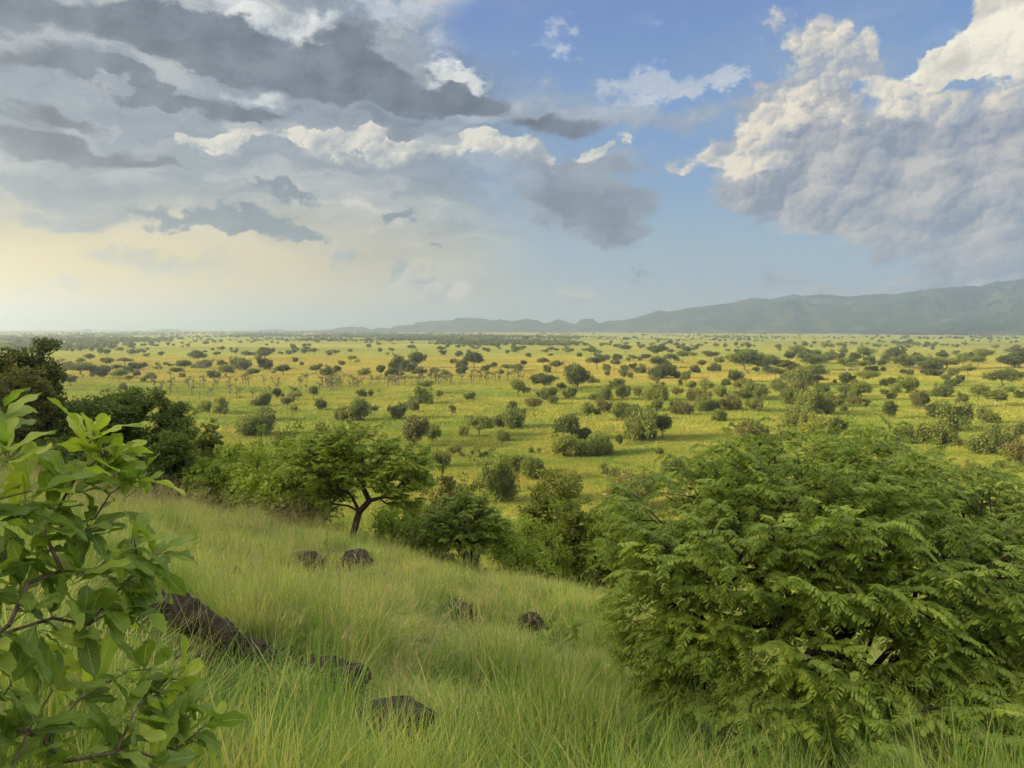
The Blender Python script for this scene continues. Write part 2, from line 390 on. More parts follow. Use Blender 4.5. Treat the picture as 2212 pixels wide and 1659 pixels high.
def make_mats():
    leaf_mat('leaf_olive', (0.052, 0.082, 0.014), (0.145, 0.172, 0.034), (0.270, 0.270, 0.060))
    leaf_mat('leaf_dark', (0.030, 0.048, 0.011), (0.085, 0.106, 0.022), (0.160, 0.175, 0.040))
    leaf_mat('leaf_light', (0.090, 0.125, 0.018), (0.200, 0.225, 0.038), (0.290, 0.280, 0.060))
    leaf_mat('leaf_brown', (0.068, 0.072, 0.020), (0.140, 0.138, 0.038), (0.230, 0.210, 0.070))
    leaf_mat('leaf_shade', (0.120, 0.180, 0.022), (0.285, 0.355, 0.044), (0.430, 0.480, 0.074), transl=0.4)
    leaf_mat('leaf_deep', (0.055, 0.092, 0.014), (0.125, 0.170, 0.024), (0.210, 0.250, 0.042), transl=0.35)
    leaf_mat('leaf_frond', (0.105, 0.165, 0.026), (0.250, 0.335, 0.046), (0.480, 0.520, 0.080), transl=0.40, rough=0.55, spec=0.25)
    leaf_mat('leaf_grey', (0.070, 0.078, 0.034), (0.120, 0.125, 0.055))
    bark_mat('bark_dark', (0.022, 0.017, 0.013), (0.060, 0.048, 0.037), 14.0)
    bark_mat('bark_grey', (0.060, 0.050, 0.036), (0.140, 0.120, 0.090), 6.0)
    bark_mat('bark_pale', (0.230, 0.210, 0.160), (0.380, 0.350, 0.290), 6.0)
    bark_mat('twig_brown', (0.085, 0.060, 0.040), (0.170, 0.130, 0.095), 30.0)
    bark_mat('twig_green', (0.150, 0.200, 0.050), (0.240, 0.300, 0.090), 30.0)

    # ground: slope soil under grass near by, grass sward on the plain
    m, T = new_mat('ground_mat')
    pos = T.n('ShaderNodeNewGeometry').outputs['Position']
    sp = T.n('ShaderNodeSeparateXYZ'); T.link(pos, sp.inputs[0])
    near = T.step(sp.outputs[2], 7.0, 1.0)
    soil_n = T.noise(pos, 1.7, 6.0, 0.65)
    soil = T.ramp(soil_n, [(0.36, (0.030, 0.026, 0.014, 1)), (0.55, (0.070, 0.075, 0.026, 1)), (0.7, (0.110, 0.120, 0.040, 1))], 'LINEAR')
    fine = T.noise(pos, 0.9, 8.0, 0.7)
    sav = savanna_colour(T, pos)
    mul = T.n('ShaderNodeMix', data_type='RGBA', blend_type='MULTIPLY'); mul.inputs[0].default_value = 1.0
    T.link(sav, mul.inputs[6]); T.link(T.mix(T.step(fine, 0.3, 0.7), (0.60, 0.66, 0.6, 1), (1.42, 1.36, 1.3, 1)), mul.inputs[7])
    col = T.mix(near, soil, mul.outputs[2])
    p = T.n('ShaderNodeBsdfPrincipled'); T.link(col, p.inputs['Base Color'])
    p.inputs['Roughness'].default_value = 1.0; p.inputs['Specular IOR Level'].default_value = 0.0
    b = T.n('ShaderNodeBump'); b.inputs['Strength'].default_value = 1.0; b.inputs['Distance'].default_value = 1.6
    T.link(T.noise(pos, 0.8, 3.0, 0.7), b.inputs['Height']); T.link(b.outputs[0], p.inputs['Normal'])
    out = T.n('ShaderNodeOutputMaterial'); T.link(p.outputs[0], out.inputs[0])

    # grass of the plain takes the colour of its spot
    m, T = new_mat('plain_grass')
    pos = T.n('ShaderNodeNewGeometry').outputs['Position']
    at = T.n('ShaderNodeAttribute', attribute_name='tone').outputs['Fac']
    mul = T.n('ShaderNodeMix', data_type='RGBA', blend_type='MULTIPLY'); mul.inputs[0].default_value = 1.0
    T.link(savanna_colour(T, pos), mul.inputs[6]); T.link(T.ramp(at, [(0, (0.60, 0.68, 0.6, 1)), (1, (1.65, 1.50, 1.5, 1))]), mul.inputs[7])
    leaf_shader(T, mul.outputs[2], 0.3, 0.7, 0.15, (1.1, 1.1, 0.7, 1))

    m, T = new_mat('slope_grass')
    pos = T.n('ShaderNodeNewGeometry').outputs['Position']
    at = T.n('ShaderNodeAttribute', attribute_name='tone').outputs['Fac']
    oi = T.n('ShaderNodeObjectInfo').outputs['Random']
    mul = T.n('ShaderNodeMix', data_type='RGBA', blend_type='MULTIPLY'); mul.inputs[0].default_value = 1.0
    T.link(T.mix(T.math('POWER', at, 2.5), slope_colour(T, pos), (0.42, 0.36, 0.17, 1)), mul.inputs[6])
    T.link(T.ramp(oi, [(0, (0.60, 0.80, 0.80, 1)), (0.5, (1.10, 1.20, 0.9, 1)), (1, (1.90, 1.65, 1.5, 1))]), mul.inputs[7])
    leaf_shader(T, mul.outputs[2], 0.38, 0.6, 0.25, (1.1, 1.2, 0.7, 1))
    leaf_mat('lush_blade', (0.075, 0.140, 0.022), (0.155, 0.255, 0.045), (0.250, 0.340, 0.070), transl=0.4, rough=0.45)
    leaf_mat('straw', (0.220, 0.180, 0.080), (0.380, 0.320, 0.150), (0.480, 0.420, 0.220), transl=0.3, rough=0.7)

    m, T = new_mat('rock_mat')
    g = T.n('ShaderNodeTexCoord').outputs['Object']
    a = T.noise(g, 3.0, 8.0, 0.7); bb = T.noise(g, 14.0, 6.0, 0.7)
    c = T.ramp(a, [(0.3, (0.009, 0.006, 0.004, 1)), (0.55, (0.027, 0.019, 0.011, 1)), (0.75, (0.075, 0.057, 0.033, 1))], 'LINEAR')
    c = T.mix(T.step(bb, 0.56, 0.72, 0.0, 0.6), c, (0.16, 0.14, 0.08, 1))
    p = T.n('ShaderNodeBsdfPrincipled'); T.link(c, p.inputs['Base Color']); p.inputs['Roughness'].default_value = 0.92
    b = T.n('ShaderNodeBump'); b.inputs['Strength'].default_value = 1.0; b.inputs['Distance'].default_value = 0.05
    T.link(bb, b.inputs['Height']); T.link(b.outputs[0], p.inputs['Normal'])
    out = T.n('ShaderNodeOutputMaterial'); T.link(p.outputs[0], out.inputs[0])

    m, T = new_mat('hill_mat')
    pos = T.n('ShaderNodeNewGeometry').outputs['Position']
    a = T.noise(pos, 0.006, 8.0, 0.68)
    c = T.ramp(a, [(0.38, (0.008, 0.013, 0.010, 1)), (0.50, (0.018, 0.026, 0.018, 1)), (0.64, (0.052, 0.056, 0.036, 1))], 'LINEAR')
    p = T.n('ShaderNodeBsdfPrincipled'); T.link(c, p.inputs['Base Color']); p.inputs['Roughness'].default_value = 1.0
    p.inputs['Specular IOR Level'].default_value = 0.0
    out = T.n('ShaderNodeOutputMaterial'); T.link(p.outputs[0], out.inputs[0])

    # broad leaf with pale veins; 'leafuv' runs along (x) and across (y) the blade
    m, T = new_mat('broad_leaf')
    uv = T.n('ShaderNodeAttribute', attribute_name='leafuv').outputs['Vector']
    at = T.n('ShaderNodeAttribute', attribute_name='tone').outputs['Fac']
    sp = T.n('ShaderNodeSeparateXYZ'); T.link(uv, sp.inputs[0])
    av = T.math('ABSOLUTE', sp.outputs[1])
    rib = T.step(av, 0.060, 0.02)
    ph = T.math('FRACT', T.math('MULTIPLY', T.math('SUBTRACT', sp.outputs[0], T.math('MULTIPLY', av, 0.30)), 10.0))
    side = T.step(T.math('ABSOLUTE', T.math('SUBTRACT', ph, 0.5)), 0.12, 0.02, 0.0, 0.55)
    vein = T.math('MAXIMUM', rib, side)
    blotch = T.noise(T.n('ShaderNodeNewGeometry').outputs['Position'], 30.0, 4.0, 0.6)
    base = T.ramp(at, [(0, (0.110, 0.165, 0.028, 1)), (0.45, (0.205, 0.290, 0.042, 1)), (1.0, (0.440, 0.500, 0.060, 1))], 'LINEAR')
    base = T.mix(T.step(blotch, 0.45, 0.75, 0.0, 0.35), base, (0.13, 0.24, 0.04, 1))
    base = T.mix(vein, base, (0.34, 0.42, 0.14, 1))
    p = leaf_shader(T, base, 0.48, 0.5, 0.3)
    b = T.n('ShaderNodeBump'); b.inputs['Strength'].default_value = 0.5; b.inputs['Distance'].default_value = 0.002; b.invert = True
    T.link(vein, b.inputs['Height']); T.link(b.outputs[0], p.inputs['Normal'])


make_mats()

# ------------------------------------------------------------------ lay of the land
_rs = np.random.RandomState(5)
_W = [(_rs.uniform(0, 6.28), _rs.uniform(0, 6.28), s, a) for s, a in ((9, .14), (5.3, .09), (3.1, .07), (1.7, .04), (14, .16)) for _ in range(3)]
_W2 = [(_rs.uniform(0, 6.28), _rs.uniform(0, 6.28), s, a) for s, a in ((260, .5), (130, .28), (60, .14)) for _ in range(3)]


def height(x, y):
    x = np.asarray(x, float); y = np.asarray(y, float)
    s = 0.27 * y + 0.19 * x
    up = np.where(s < 0, -26 * np.tanh(-s / 26), s)
    yy = y + 0.1 * x
    drop = 0.30 * 2.2 * np.logaddexp(0, (yy - 30.0) / 2.2)
    hs = EYE - 1.8 - up - drop
    for ph, an, wl, am in _W:
        hs = hs + am * 0.5 * np.sin((x * math.cos(an) + y * math.sin(an)) * 6.283 / wl + ph)
    hs = hs + 24 * np.exp(-((x + 88) / 25) ** 2 / 2 - ((y + 18) / 34) ** 2 / 2)
    base = 0.0
    for ph, an, wl, am in _W2:
        base = base + am * 0.5 * np.sin((x * math.cos(an) + y * math.sin(an)) * 6.283 / wl + ph)
    k = 1.6
    d = (hs - base) / k
    return base + k * np.logaddexp(0, np.clip(d, -60, 60)) + k * np.maximum(d - 60, 0)


def ground_hit(px, py, far=30000.0, lift=0.0):
    """where the line of sight through a point of the picture meets the ground"""
    d = pix_dir(px, py)
    r = np.geomspace(2.0, far, 4000)
    x, y, z = d[0] * r, d[1] * r, EYE + d[2] * r
    below = np.nonzero(z < height(x, y) + lift)[0]
    i = below[0] if len(below) else len(r) - 1
    return float(x[i]), float(y[i]), float(height(x[i], y[i]))


def at_dist(px, dist):
    """a point of the ground at a given depth in the direction of a picture column"""
    x = (px - 1106) / F_PX * dist
    return x, dist, float(height(x, dist))


def mesh_np(name, verts, quads, mat=None, attrs=None, smooth=False, tris=None):
    me = bpy.data.meshes.new(name)
    verts = np.asarray(verts, np.float32).reshape(-1, 3)
    quads = np.zeros((0, 4), np.int32) if quads is None else np.asarray(quads, np.int32).reshape(-1, 4)
    tris = np.zeros((0, 3), np.int32) if tris is None else np.asarray(tris, np.int32).reshape(-1, 3)
    me.vertices.add(len(verts)); me.vertices.foreach_set('co', verts.ravel())
    nl = quads.size + tris.size
    me.loops.add(nl); me.loops.foreach_set('vertex_index', np.concatenate([quads.ravel(), tris.ravel()]))
    me.polygons.add(len(quads) + len(tris))
    st = np.concatenate([np.arange(len(quads)) * 4, quads.size + np.arange(len(tris)) * 3]).astype(np.int32)
    me.polygons.foreach_set('loop_start', st)
    me.update(calc_edges=True)
    if smooth:
        me.polygons.foreach_set('use_smooth', np.ones(len(me.polygons), bool))
    for k, v in (attrs or {}).items():
        v = np.asarray(v, np.float32)
        if v.ndim == 1:
            a = me.attributes.new(k, 'FLOAT', 'POINT'); a.data.foreach_set('value', v)
        else:
            a = me.attributes.new(k, 'FLOAT_VECTOR', 'POINT'); a.data.foreach_set('vector', v.ravel())
    if mat:
        me.materials.append(MATS[mat])
    return me


def link(name, me, parent=None, loc=None, **props):
    o = bpy.data.objects.new(name, me)
    COL.objects.link(o)
    if parent is not None:
        o.parent = parent
    if loc is not None:
        o.location = loc
    for k, v in props.items():
        o[k] = v
    return o


def build_ground():
    nr, na = 430, 720
    r = np.geomspace(0.25, 40000, nr); a = np.linspace(0, 2 * math.pi, na, endpoint=False)
    R, A = np.meshgrid(r, a, indexing='ij')
    X, Y = R * np.sin(A), R * np.cos(A)
    V = np.stack([X, Y, height(X, Y)], -1).reshape(-1, 3)
    i = np.arange(nr - 1)[:, None] * na; j = np.arange(na)[None, :]; j2 = (j + 1) % na
    Q = np.stack([i + j, i + j2, i + na + j2, i + na + j], -1).reshape(-1, 4)
    V = np.vstack([V, [[0, 0, float(height(0, 0))]]]); c = len(V) - 1
    jj = np.arange(na)
    Tt = np.stack([np.full(na, c), (jj + 1) % na, jj], -1)
    o = link('ground', mesh_np('ground', V, Q[:, ::-1], 'ground_mat', smooth=True, tris=Tt[:, ::-1]), kind='structure')
    return o


def fbm1(x, seed, octs=6):
    rs = np.random.RandomState(seed); v = np.zeros_like(x)
    for o in range(octs):
        v += np.sin(x * 2 ** o + rs.uniform(0, 6.28)) * np.cos(x * 1.37 * 2 ** o + rs.uniform(0, 6.28)) / 1.7 ** o
    return v


def vnoise(x, y, seed):
    rs = np.random.RandomState(seed); t = rs.rand(256, 256)
    xi, yi = np.floor(x).astype(int), np.floor(y).astype(int)
    fx, fy = x - xi, y - yi
    fx, fy = fx * fx * (3 - 2 * fx), fy * fy * (3 - 2 * fy)
    g = lambda i, j: t[i % 256, j % 256]
    return (g(xi, yi) * (1 - fx) + g(xi + 1, yi) * fx) * (1 - fy) + (g(xi, yi + 1) * (1 - fx) + g(xi + 1, yi + 1) * fx) * fy


def fbm2(x, y, seed, octs=5, ridged=False):
    v = 0; a = 1.0; s = 0
    for o in range(octs):
        n = vnoise(x * 2 ** o, y * 2 ** o, seed + o)
        v = v + a * ((1 - abs(2 * n - 1)) if ridged else n); s += a; a *= 0.52
    return v / s


RIDGE = [(560, 716), (640, 714), (716, 713), (730, 708), (757, 705), (783, 705), (804, 711), (821, 707), (842, 709), (853, 704), (892, 701), (900, 696), (930, 692), (979, 691), (985, 686),
         (1038, 687), (1070, 691), (1079, 688), (1105, 693), (1138, 688), (1160, 691), (1174, 697), (1190, 696), (1204, 688), (1220, 693), (1241, 699), (1255, 689), (1279, 687), (1292, 698),
         (1314, 692), (1338, 692), (1365, 687), (1402, 676), (1420, 669), (1445, 672), (1490, 664), (1540, 657), (1575, 654), (1620, 643), (1665, 645), (1679, 641), (1711, 634), (1730, 638),
         (1770, 634), (1826, 639), (1904, 633), (1928, 634), (1995, 623), (2075, 617), (2110, 617), (2142, 606), (2169, 606), (2212, 599), (2330, 590), (2500, 600), (2700, 612), (3000, 640)]
RIDGE2 = [(1860, 716), (1960, 706), (2050, 695), (2130, 691), (2212, 678), (2330, 668), (2500, 676), (2700, 690), (3000, 712)]


def build_hills(name, ridge, dist_fn, depth, seed, rough, label_seed=0):
    px = np.linspace(ridge[0][0], ridge[-1][0], 1100)
    py = np.interp(px, [a for a, _ in ridge], [b for _, b in ridge])
    u = (px - 1106) / F_PX
    dist = dist_fn(px)
    d = np.array([pix_dir(a, b) for a, b in zip(px, py)])
    H = EYE + d[:, 2] / d[:, 1] * dist
    H = H + fbm1(px / 9.0, seed) * rough + fbm1(px / 1.7, seed + 3, 4) * rough * .45
    ns = 90
    s = np.linspace(-1, 0.75, ns)
    Y = dist[None, :] + s[:, None] * depth(px)[None, :]
    X = u[None, :] * dist[None, :] * (1 + 0 * s[:, None]) + u[None, :] * s[:, None] * depth(px)[None, :]
    prof = np.where(s < 0, (1 + s), 1 - s / 0.75)[:, None] ** 1.25
    n = fbm2(X / 600.0, Y / 600.0, seed, 6, True)
    n2 = fbm2(X / 200.0, Y / 330.0, seed + 50, 5)
    bell = 4 * prof * (1 - prof)
    Z = np.maximum(H[None, :], 2) * (prof + bell * (n - 0.62) * 1.05 + bell * (n2 - 0.5) * 0.25)
    # keep every shoulder below the sight line to the ridge
    lim = (H[None, :] - EYE) * (Y / dist[None, :]) + EYE - 1.5
    Z = np.where(np.abs(s)[:, None] < 1e-9, Z, np.minimum(Z, np.where(s[:, None] < 0, lim, 1e9)))
    Z = Z - 6.0 * (np.abs(s)[:, None] > 0.7) * np.abs(s)[:, None] - 3
    V = np.stack([X, Y, Z], -1)
    m = len(px)
    i = np.arange(ns - 1)[:, None] * m; j = np.arange(m - 1)[None, :]
    Q = np.stack([i + j, i + j + 1, i + m + j + 1, i + m + j], -1)
    return link(name, mesh_np(name, V, Q, 'hill_mat', smooth=True), kind='structure')


def build_mountains():
    build_hills('mountains', RIDGE, lambda p: np.interp(p, [560, 1300, 1500, 2212, 3000], [7400, 7000, 6500, 5400, 4900]),
                lambda p: np.interp(p, [560, 1300, 1450, 2212], [600, 600, 1000, 1500]), 3, 2.2)
    build_hills('hills', RIDGE2, lambda p: np.interp(p, [1800, 2212, 3000], [4500, 4200, 3900]), lambda p: 0 * p + 520, 21, 1.4)
    for k, (px, w, py, dist) in enumerate([(366, 60, 709.6, 9000), (592, 64, 710.4, 9000), (712, 36, 711, 8500), (190, 26, 709.6, 9500)]):
        rid = [(px - w / 2 + w * t, 713.5 - (713.5 - py) * math.sin(math.pi * t) ** 0.8) for t in np.linspace(0, 1, 9)]
        build_hills('hill', rid, lambda p, D=dist: 0 * p + D, lambda p: 0 * p + 300, 31 + k, .6)

# ------------------------------------------------------------------ plants: skeletons, limbs and leaves
def unit(v):
    return v / np.maximum(np.linalg.norm(v, axis=-1, keepdims=True), 1e-9)


def skeleton(rng, trunk_pts, targets, r_tip=0.012, seg=0.5, jit=0.12, power=0.46, wcost=0.35):
    """limbs that reach every target from the end of the trunk; returns frustums (p0, p1, r0, r1)"""
    nodes = [np.array(p, float) for p in trunk_pts]
    par = [-1] + list(range(len(nodes) - 1))
    plen = [0.0]
    for i in range(1, len(nodes)):
        plen.append(0.0)
    fork = nodes[-1]; nfork = len(nodes) - 1
    order = np.argsort(np.linalg.norm(targets - fork, axis=1))
    tips = []
    for t in targets[order]:
        N = np.array(nodes[nfork:]); L = np.array(plen[nfork:])
        dd = np.linalg.norm(N - t, axis=1)
        cost = dd + wcost * L + 0.6 * np.maximum(N[:, 2] - t[2], 0)
        i = int(np.argmin(cost)) + nfork
        a = nodes[i]; d = float(np.linalg.norm(t - a)); k = max(1, int(math.ceil(d / seg)))
        prev = i
        for j in range(1, k + 1):
            f = j / k
            p = a + (t - a) * f
            if j < k:
                p = p + rng.normal(0, jit * min(seg, d / k), 3)
                p[2] += 0.10 * d * math.sin(f * math.pi)
            nodes.append(p); par.append(prev); plen.append(plen[prev] + d / k); prev = len(nodes) - 1
        tips.append(prev)
    cnt = np.zeros(len(nodes))
    for t in tips:
        cnt[t] += 1
    for i in range(len(nodes) - 1, 0, -1):
        cnt[par[i]] += cnt[i]
    r = r_tip * np.maximum(cnt, 1) ** power
    P = np.array(nodes); par = np.array(par)
    ch = np.arange(1, len(nodes)); pa = par[1:]
    r0 = np.minimum(r[pa], r[ch] * 1.35); r0[:nfork] = r[pa[:nfork]] * 1.05
    r0[0] *= 1.35
    return P[pa], P[ch], r0, r[ch], P, tips


def tubes(p0, p1, r0, r1, n=5):
    E = len(p0)
    d = unit(p1 - p0)
    ref = np.where(np.abs(d[:, 2:3]) > 0.9, np.array([[1.0, 0, 0]]), np.array([[0, 0, 1.0]]))
    a = unit(np.cross(d, ref)); b = np.cross(d, a)
    an = np.linspace(0, 2 * math.pi, n, endpoint=False)
    ring = a[:, None, :] * np.cos(an)[None, :, None] + b[:, None, :] * np.sin(an)[None, :, None]
    e0 = p0 - d * (r0 * 0.3)[:, None]
    V = np.concatenate([e0[:, None] + ring * r0[:, None, None], p1[:, None] + ring * r1[:, None, None]], 1).reshape(-1, 3)
    base = (np.arange(E) * 2 * n)[:, None]; j = np.arange(n)[None]; j2 = (j + 1) % n
    Q = np.stack([base + j, base + j2, base + n + j2, base + n + j], -1).reshape(-1, 4)
    return V, Q


def leaves(rng, pos, out, length, width, up=0.35, tone=None, fold=0.0, spread=1.0):
    """one small pointed blade per row of pos"""
    n = len(pos)
    d = unit(out * 0.8 + rng.normal(0, spread, (n, 3)) + np.array([0, 0, 0.1]))
    nr = unit(rng.normal(0, 1, (n, 3)) * 0.8 + np.array([0, 0, up * 2]) + out * 0.5)
    s = unit(np.cross(d, nr))
    nr = np.cross(s, d)
    L = length * rng.uniform(0.65, 1.25, (n, 1)); W = width * rng.uniform(0.7, 1.2, (n, 1))
    a = pos; m = pos + d * L * 0.55
    V = np.stack([a, m - s * W * .5 + nr * L * fold, pos + d * L - nr * L * fold, m + s * W * .5 + nr * L * fold], 1).reshape(-1, 3)
    Q = np.arange(n * 4).reshape(-1, 4)
    t = rng.uniform(0, 1, n) if tone is None else np.clip(tone + rng.normal(0, .15, n), 0, 1)
    return V, Q, np.repeat(t, 4)


def crown_points(rng, lobes, n, shell=0.55):
    """points through a crown made of several uneven lobes, densest near its surface"""
    vol = np.array([l[3] * l[4] * l[5] for l in lobes]) ** 0.75
    w = vol / vol.sum()
    idx = rng.choice(len(lobes), n, p=w)
    d = unit(rng.normal(0, 1, (n, 3)))
    L = np.array(lobes)[idx]
    r = shell + (1 - shell) * rng.uniform(0, 1, n) ** 0.7
    bump = 1 + 0.14 * np.sin(d[:, 0] * 5 + idx * 2.1) * np.cos(d[:, 1] * 6 + idx) + 0.10 * np.sin(d[:, 2] * 9 + idx * 1.3)
    p = L[:, :3] + d * L[:, 3:6] * (r * bump)[:, None]
    return p, d


# forms: every form is given for a plant 1 wide and 1 tall (x, y, z centre, radii)
def form_lobes(rng, form):
    lob = []
    if form == 'round':
        lob.append((rng.uniform(-.08, .08), rng.uniform(-.08, .08), 0.48, 0.29, 0.29, 0.36))
        for k in range(8):
            a = k * 0.8 + rng.uniform(0, .8); q = rng.uniform(0.16, 0.38)
            lob.append((math.cos(a) * q, math.sin(a) * q, rng.uniform(0.32, 0.72), rng.uniform(.13, .22), rng.uniform(.13, .22), rng.uniform(.14, .24)))
    elif form == 'mound':
        lob.append((rng.uniform(-.12, .12), rng.uniform(-.12, .12), 0.38, 0.27, 0.27, 0.36))
        for k in range(10):
            a = k * 0.75 + rng.uniform(0, .8); q = rng.uniform(0.2, 0.44)
            lob.append((math.cos(a) * q, math.sin(a) * q, rng.uniform(0.18, 0.62), rng.uniform(.12, .2), rng.uniform(.12, .2), rng.uniform(.16, .30)))
    elif form == 'twin':
        for cx, zz, rr in ((-0.24, 0.42, 0.25), (0.2, 0.52, 0.27), (0.02, 0.62, 0.2)):
            lob.append((cx, rng.uniform(-.1, .1), zz, rr, rr, rr * 1.35))
        for k in range(6):
            lob.append((rng.uniform(-.38, .38), rng.uniform(-.25, .25), rng.uniform(.22, .6), .13, .13, .17))
    elif form == 'tree':
        lob.append((0, 0, 0.66, 0.34, 0.34, 0.27))
        for k in range(8):
            a = k * 0.8 + rng.uniform(0, .5); q = rng.uniform(0.18, 0.34)
            lob.append((math.cos(a) * q, math.sin(a) * q, rng.uniform(0.46, 0.84), rng.uniform(.12, .2), rng.uniform(.12, .2), rng.uniform(.10, .17)))
    elif form == 'flat':
        for k in range(9):
            a = k * 0.72 + rng.uniform(0, .5); q = rng.uniform(0.06, 0.36)
            lob.append((math.cos(a) * q, math.sin(a) * q, rng.uniform(0.70, 0.90) - q * 0.25, rng.uniform(.16, .24), rng.uniform(.16, .24), rng.uniform(.07, .13)))
    elif form == 'open':
        for k in range(7):
            a = k * 0.95 + rng.uniform(0, .6); q = rng.uniform(0.12, 0.36)
            lob.append((math.cos(a) * q, math.sin(a) * q, rng.uniform(0.42, 0.88), rng.uniform(.09, .15), rng.uniform(.09, .15), rng.uniform(.08, .13)))
    elif form == 'snag':
        for k in range(3):
            lob.append((rng.uniform(-.25, .25), rng.uniform(-.25, .25), rng.uniform(0.6, 0.9), .16, .16, .10))
    return lob


def plant_meshes(name, form, W, H, n_clump, per, leaf_len, leaf_w, seed, clump_r=None, r_tip=0.012, trunk=None, sides=5, spray=None, drop=0.0,
                 lobes=None, seg=None, core=0.5, spread=1.0):
    """limbs mesh and crown mesh of one plant, W wide and H tall"""
    rng = np.random.RandomState(seed)
    lob = lobes or form_lobes(rng, form)
    S = np.array([W, W, H])
    cp, cd = crown_points(rng, lob, n_clump, core)
    cp = cp * S
    cp[:, 2] = np.maximum(cp[:, 2], 0.06 * H)
    fz = {'round': .10, 'mound': .04, 'twin': .08, 'tree': .30, 'flat': .34, 'open': .28, 'snag': .5}[form] * H
    if trunk is None:
        j = rng.normal(0, 0.03 * W, (3, 2))
        trunk = [(0, 0, -0.4), (j[0, 0], j[0, 1], fz * 0.35), (j[1, 0], j[1, 1], fz * 0.7), (j[2, 0], j[2, 1], fz)]
    sk = skeleton(rng, trunk, cp[rng.permutation(len(cp))[:max(12, int(n_clump * 0.6))]], r_tip, seg or max(W, H) / 9)
    V, Q = tubes(*sk[:4], n=sides)
    limbs = mesh_np(name + '_trunk', V, Q, 'bark_grey', smooth=True)
    cr = clump_r or 0.09 * W
    n = n_clump * per
    ci = np.repeat(np.arange(n_clump), per)
    off = unit(rng.normal(0, 1, (n, 3))) * (rng.uniform(0.2, 1, (n, 1)) ** 0.6) * cr * np.array([1, 1, 0.75])
    pos = cp[ci] + off
    pos[:, 2] = np.maximum(pos[:, 2], 0.02)
    ctone = rng.uniform(0.1, 0.75, n_clump)
    V, Q, t = leaves(rng, pos, unit(unit(off) + 0.6 * cd[ci]), leaf_len, leaf_w, tone=ctone[ci], fold=0.06, spread=spread)
    crown = mesh_np(name + '_crown', V, Q, 'leaf_olive', {'tone': t})
    return limbs, crown


GOOD_FORMS = {}


def protos():
    """a few plants of each form; every plant of the plain is a resized, turned copy"""
    k = 100
    for form, (W, H, nc, per, ll, lw) in {
        'round': (8, 6, 165, 30, .46, .25), 'mound': (9, 5, 185, 30, .46, .25), 'twin': (9, 6, 200, 26, .50, .26),
        'tree': (8, 8, 150, 30, .46, .25), 'flat': (12, 7, 200, 26, .50, .24), 'open': (7, 7, 90, 22, .42, .22), 'snag': (3, 4.5, 22, 7, .32, .14)}.items():
        GOOD_FORMS[form] = []
        for v in range(6):
            k += 1
            li, cr = plant_meshes(form, form, W, H, nc, per, ll, lw, k, r_tip=0.022 if form != 'snag' else 0.035)
            v_ = np.empty(len(cr.vertices) * 3, np.float32); cr.vertices.foreach_get('co', v_); v_ = v_.reshape(-1, 3)
            ww = 2 * np.percentile(np.hypot(v_[:, 0], v_[:, 1]), 95)
            GOOD_FORMS[form].append((ww, np.percentile(v_[:, 2], 99), li, cr))


THINGS = []          # every plant of the plain, for the labels: dict(root, px, py, w, h, kind words)


def add_plant(px, py, w, h, form, tone, rng, label=None, group=None, bark=None, name=None, xyz=None, category=None):
    if w > 1.7 * h:
        h *= 1.3
    if form == 'flat':
        h *= 1.15
    x, y, z = xyz or ground_hit(px, py, lift=0.6)
    ppm = F_PX / y
    Wm, Hm = w / ppm, h / ppm + 0.6
    W, H, limbs, crown = GOOD_FORMS[form][rng.randint(len(GOOD_FORMS[form]))]
    is_bush = form in ('round', 'mound', 'twin')
    nm = name or ('bush' if is_bush else 'tree')
    root = bpy.data.objects.new(nm, None); COL.objects.link(root)
    root.empty_display_size = 0.2
    root.location = (x, y, z - 0.1)
    root.rotation_euler = (0, 0, rng.uniform(0, 6.28))
    sx, sz = Wm / W, Hm / H
    root.scale = (sx, sx, sz)
    for nme, me, mat in (('stems' if is_bush else 'trunk', limbs, bark or ('bark_pale' if rng.rand() < .12 else 'bark_grey')), ('foliage' if is_bush else 'crown', crown, tone)):
        c = bpy.data.objects.new(nme, me); COL.objects.link(c); c.parent = root
        c.material_slots[0].link = 'OBJECT'; c.material_slots[0].material = MATS[mat]
    root['category'] = category or ('bush' if is_bush else 'tree')
    THINGS.append(dict(root=root, px=px, py=py, w=w, h=h, form=form, tone=tone, label=label, group=group))
    return root


# position of plants read off the photograph: column, foot row, width, height, form, tone (pixels of the 2212 px picture)
def R1(zx, zy, w, h, *a): return (zx * .2486, 675 + zy * .2486, w * .2486, h * .2486) + a
def R2(zx, zy, w, h, *a): return (540 + zx * .2929, 675 + zy * .2929, w * .2929, h * .2929) + a
def R3(zx, zy, w, h, *a): return (1080 + zx * .2686, 675 + zy * .2686, w * .2686, h * .2686) + a
def R4(zx, zy, w, h, *a): return (1620 + zx * .2676, 594 + zy * .2676, w * .2676, h * .2676) + a


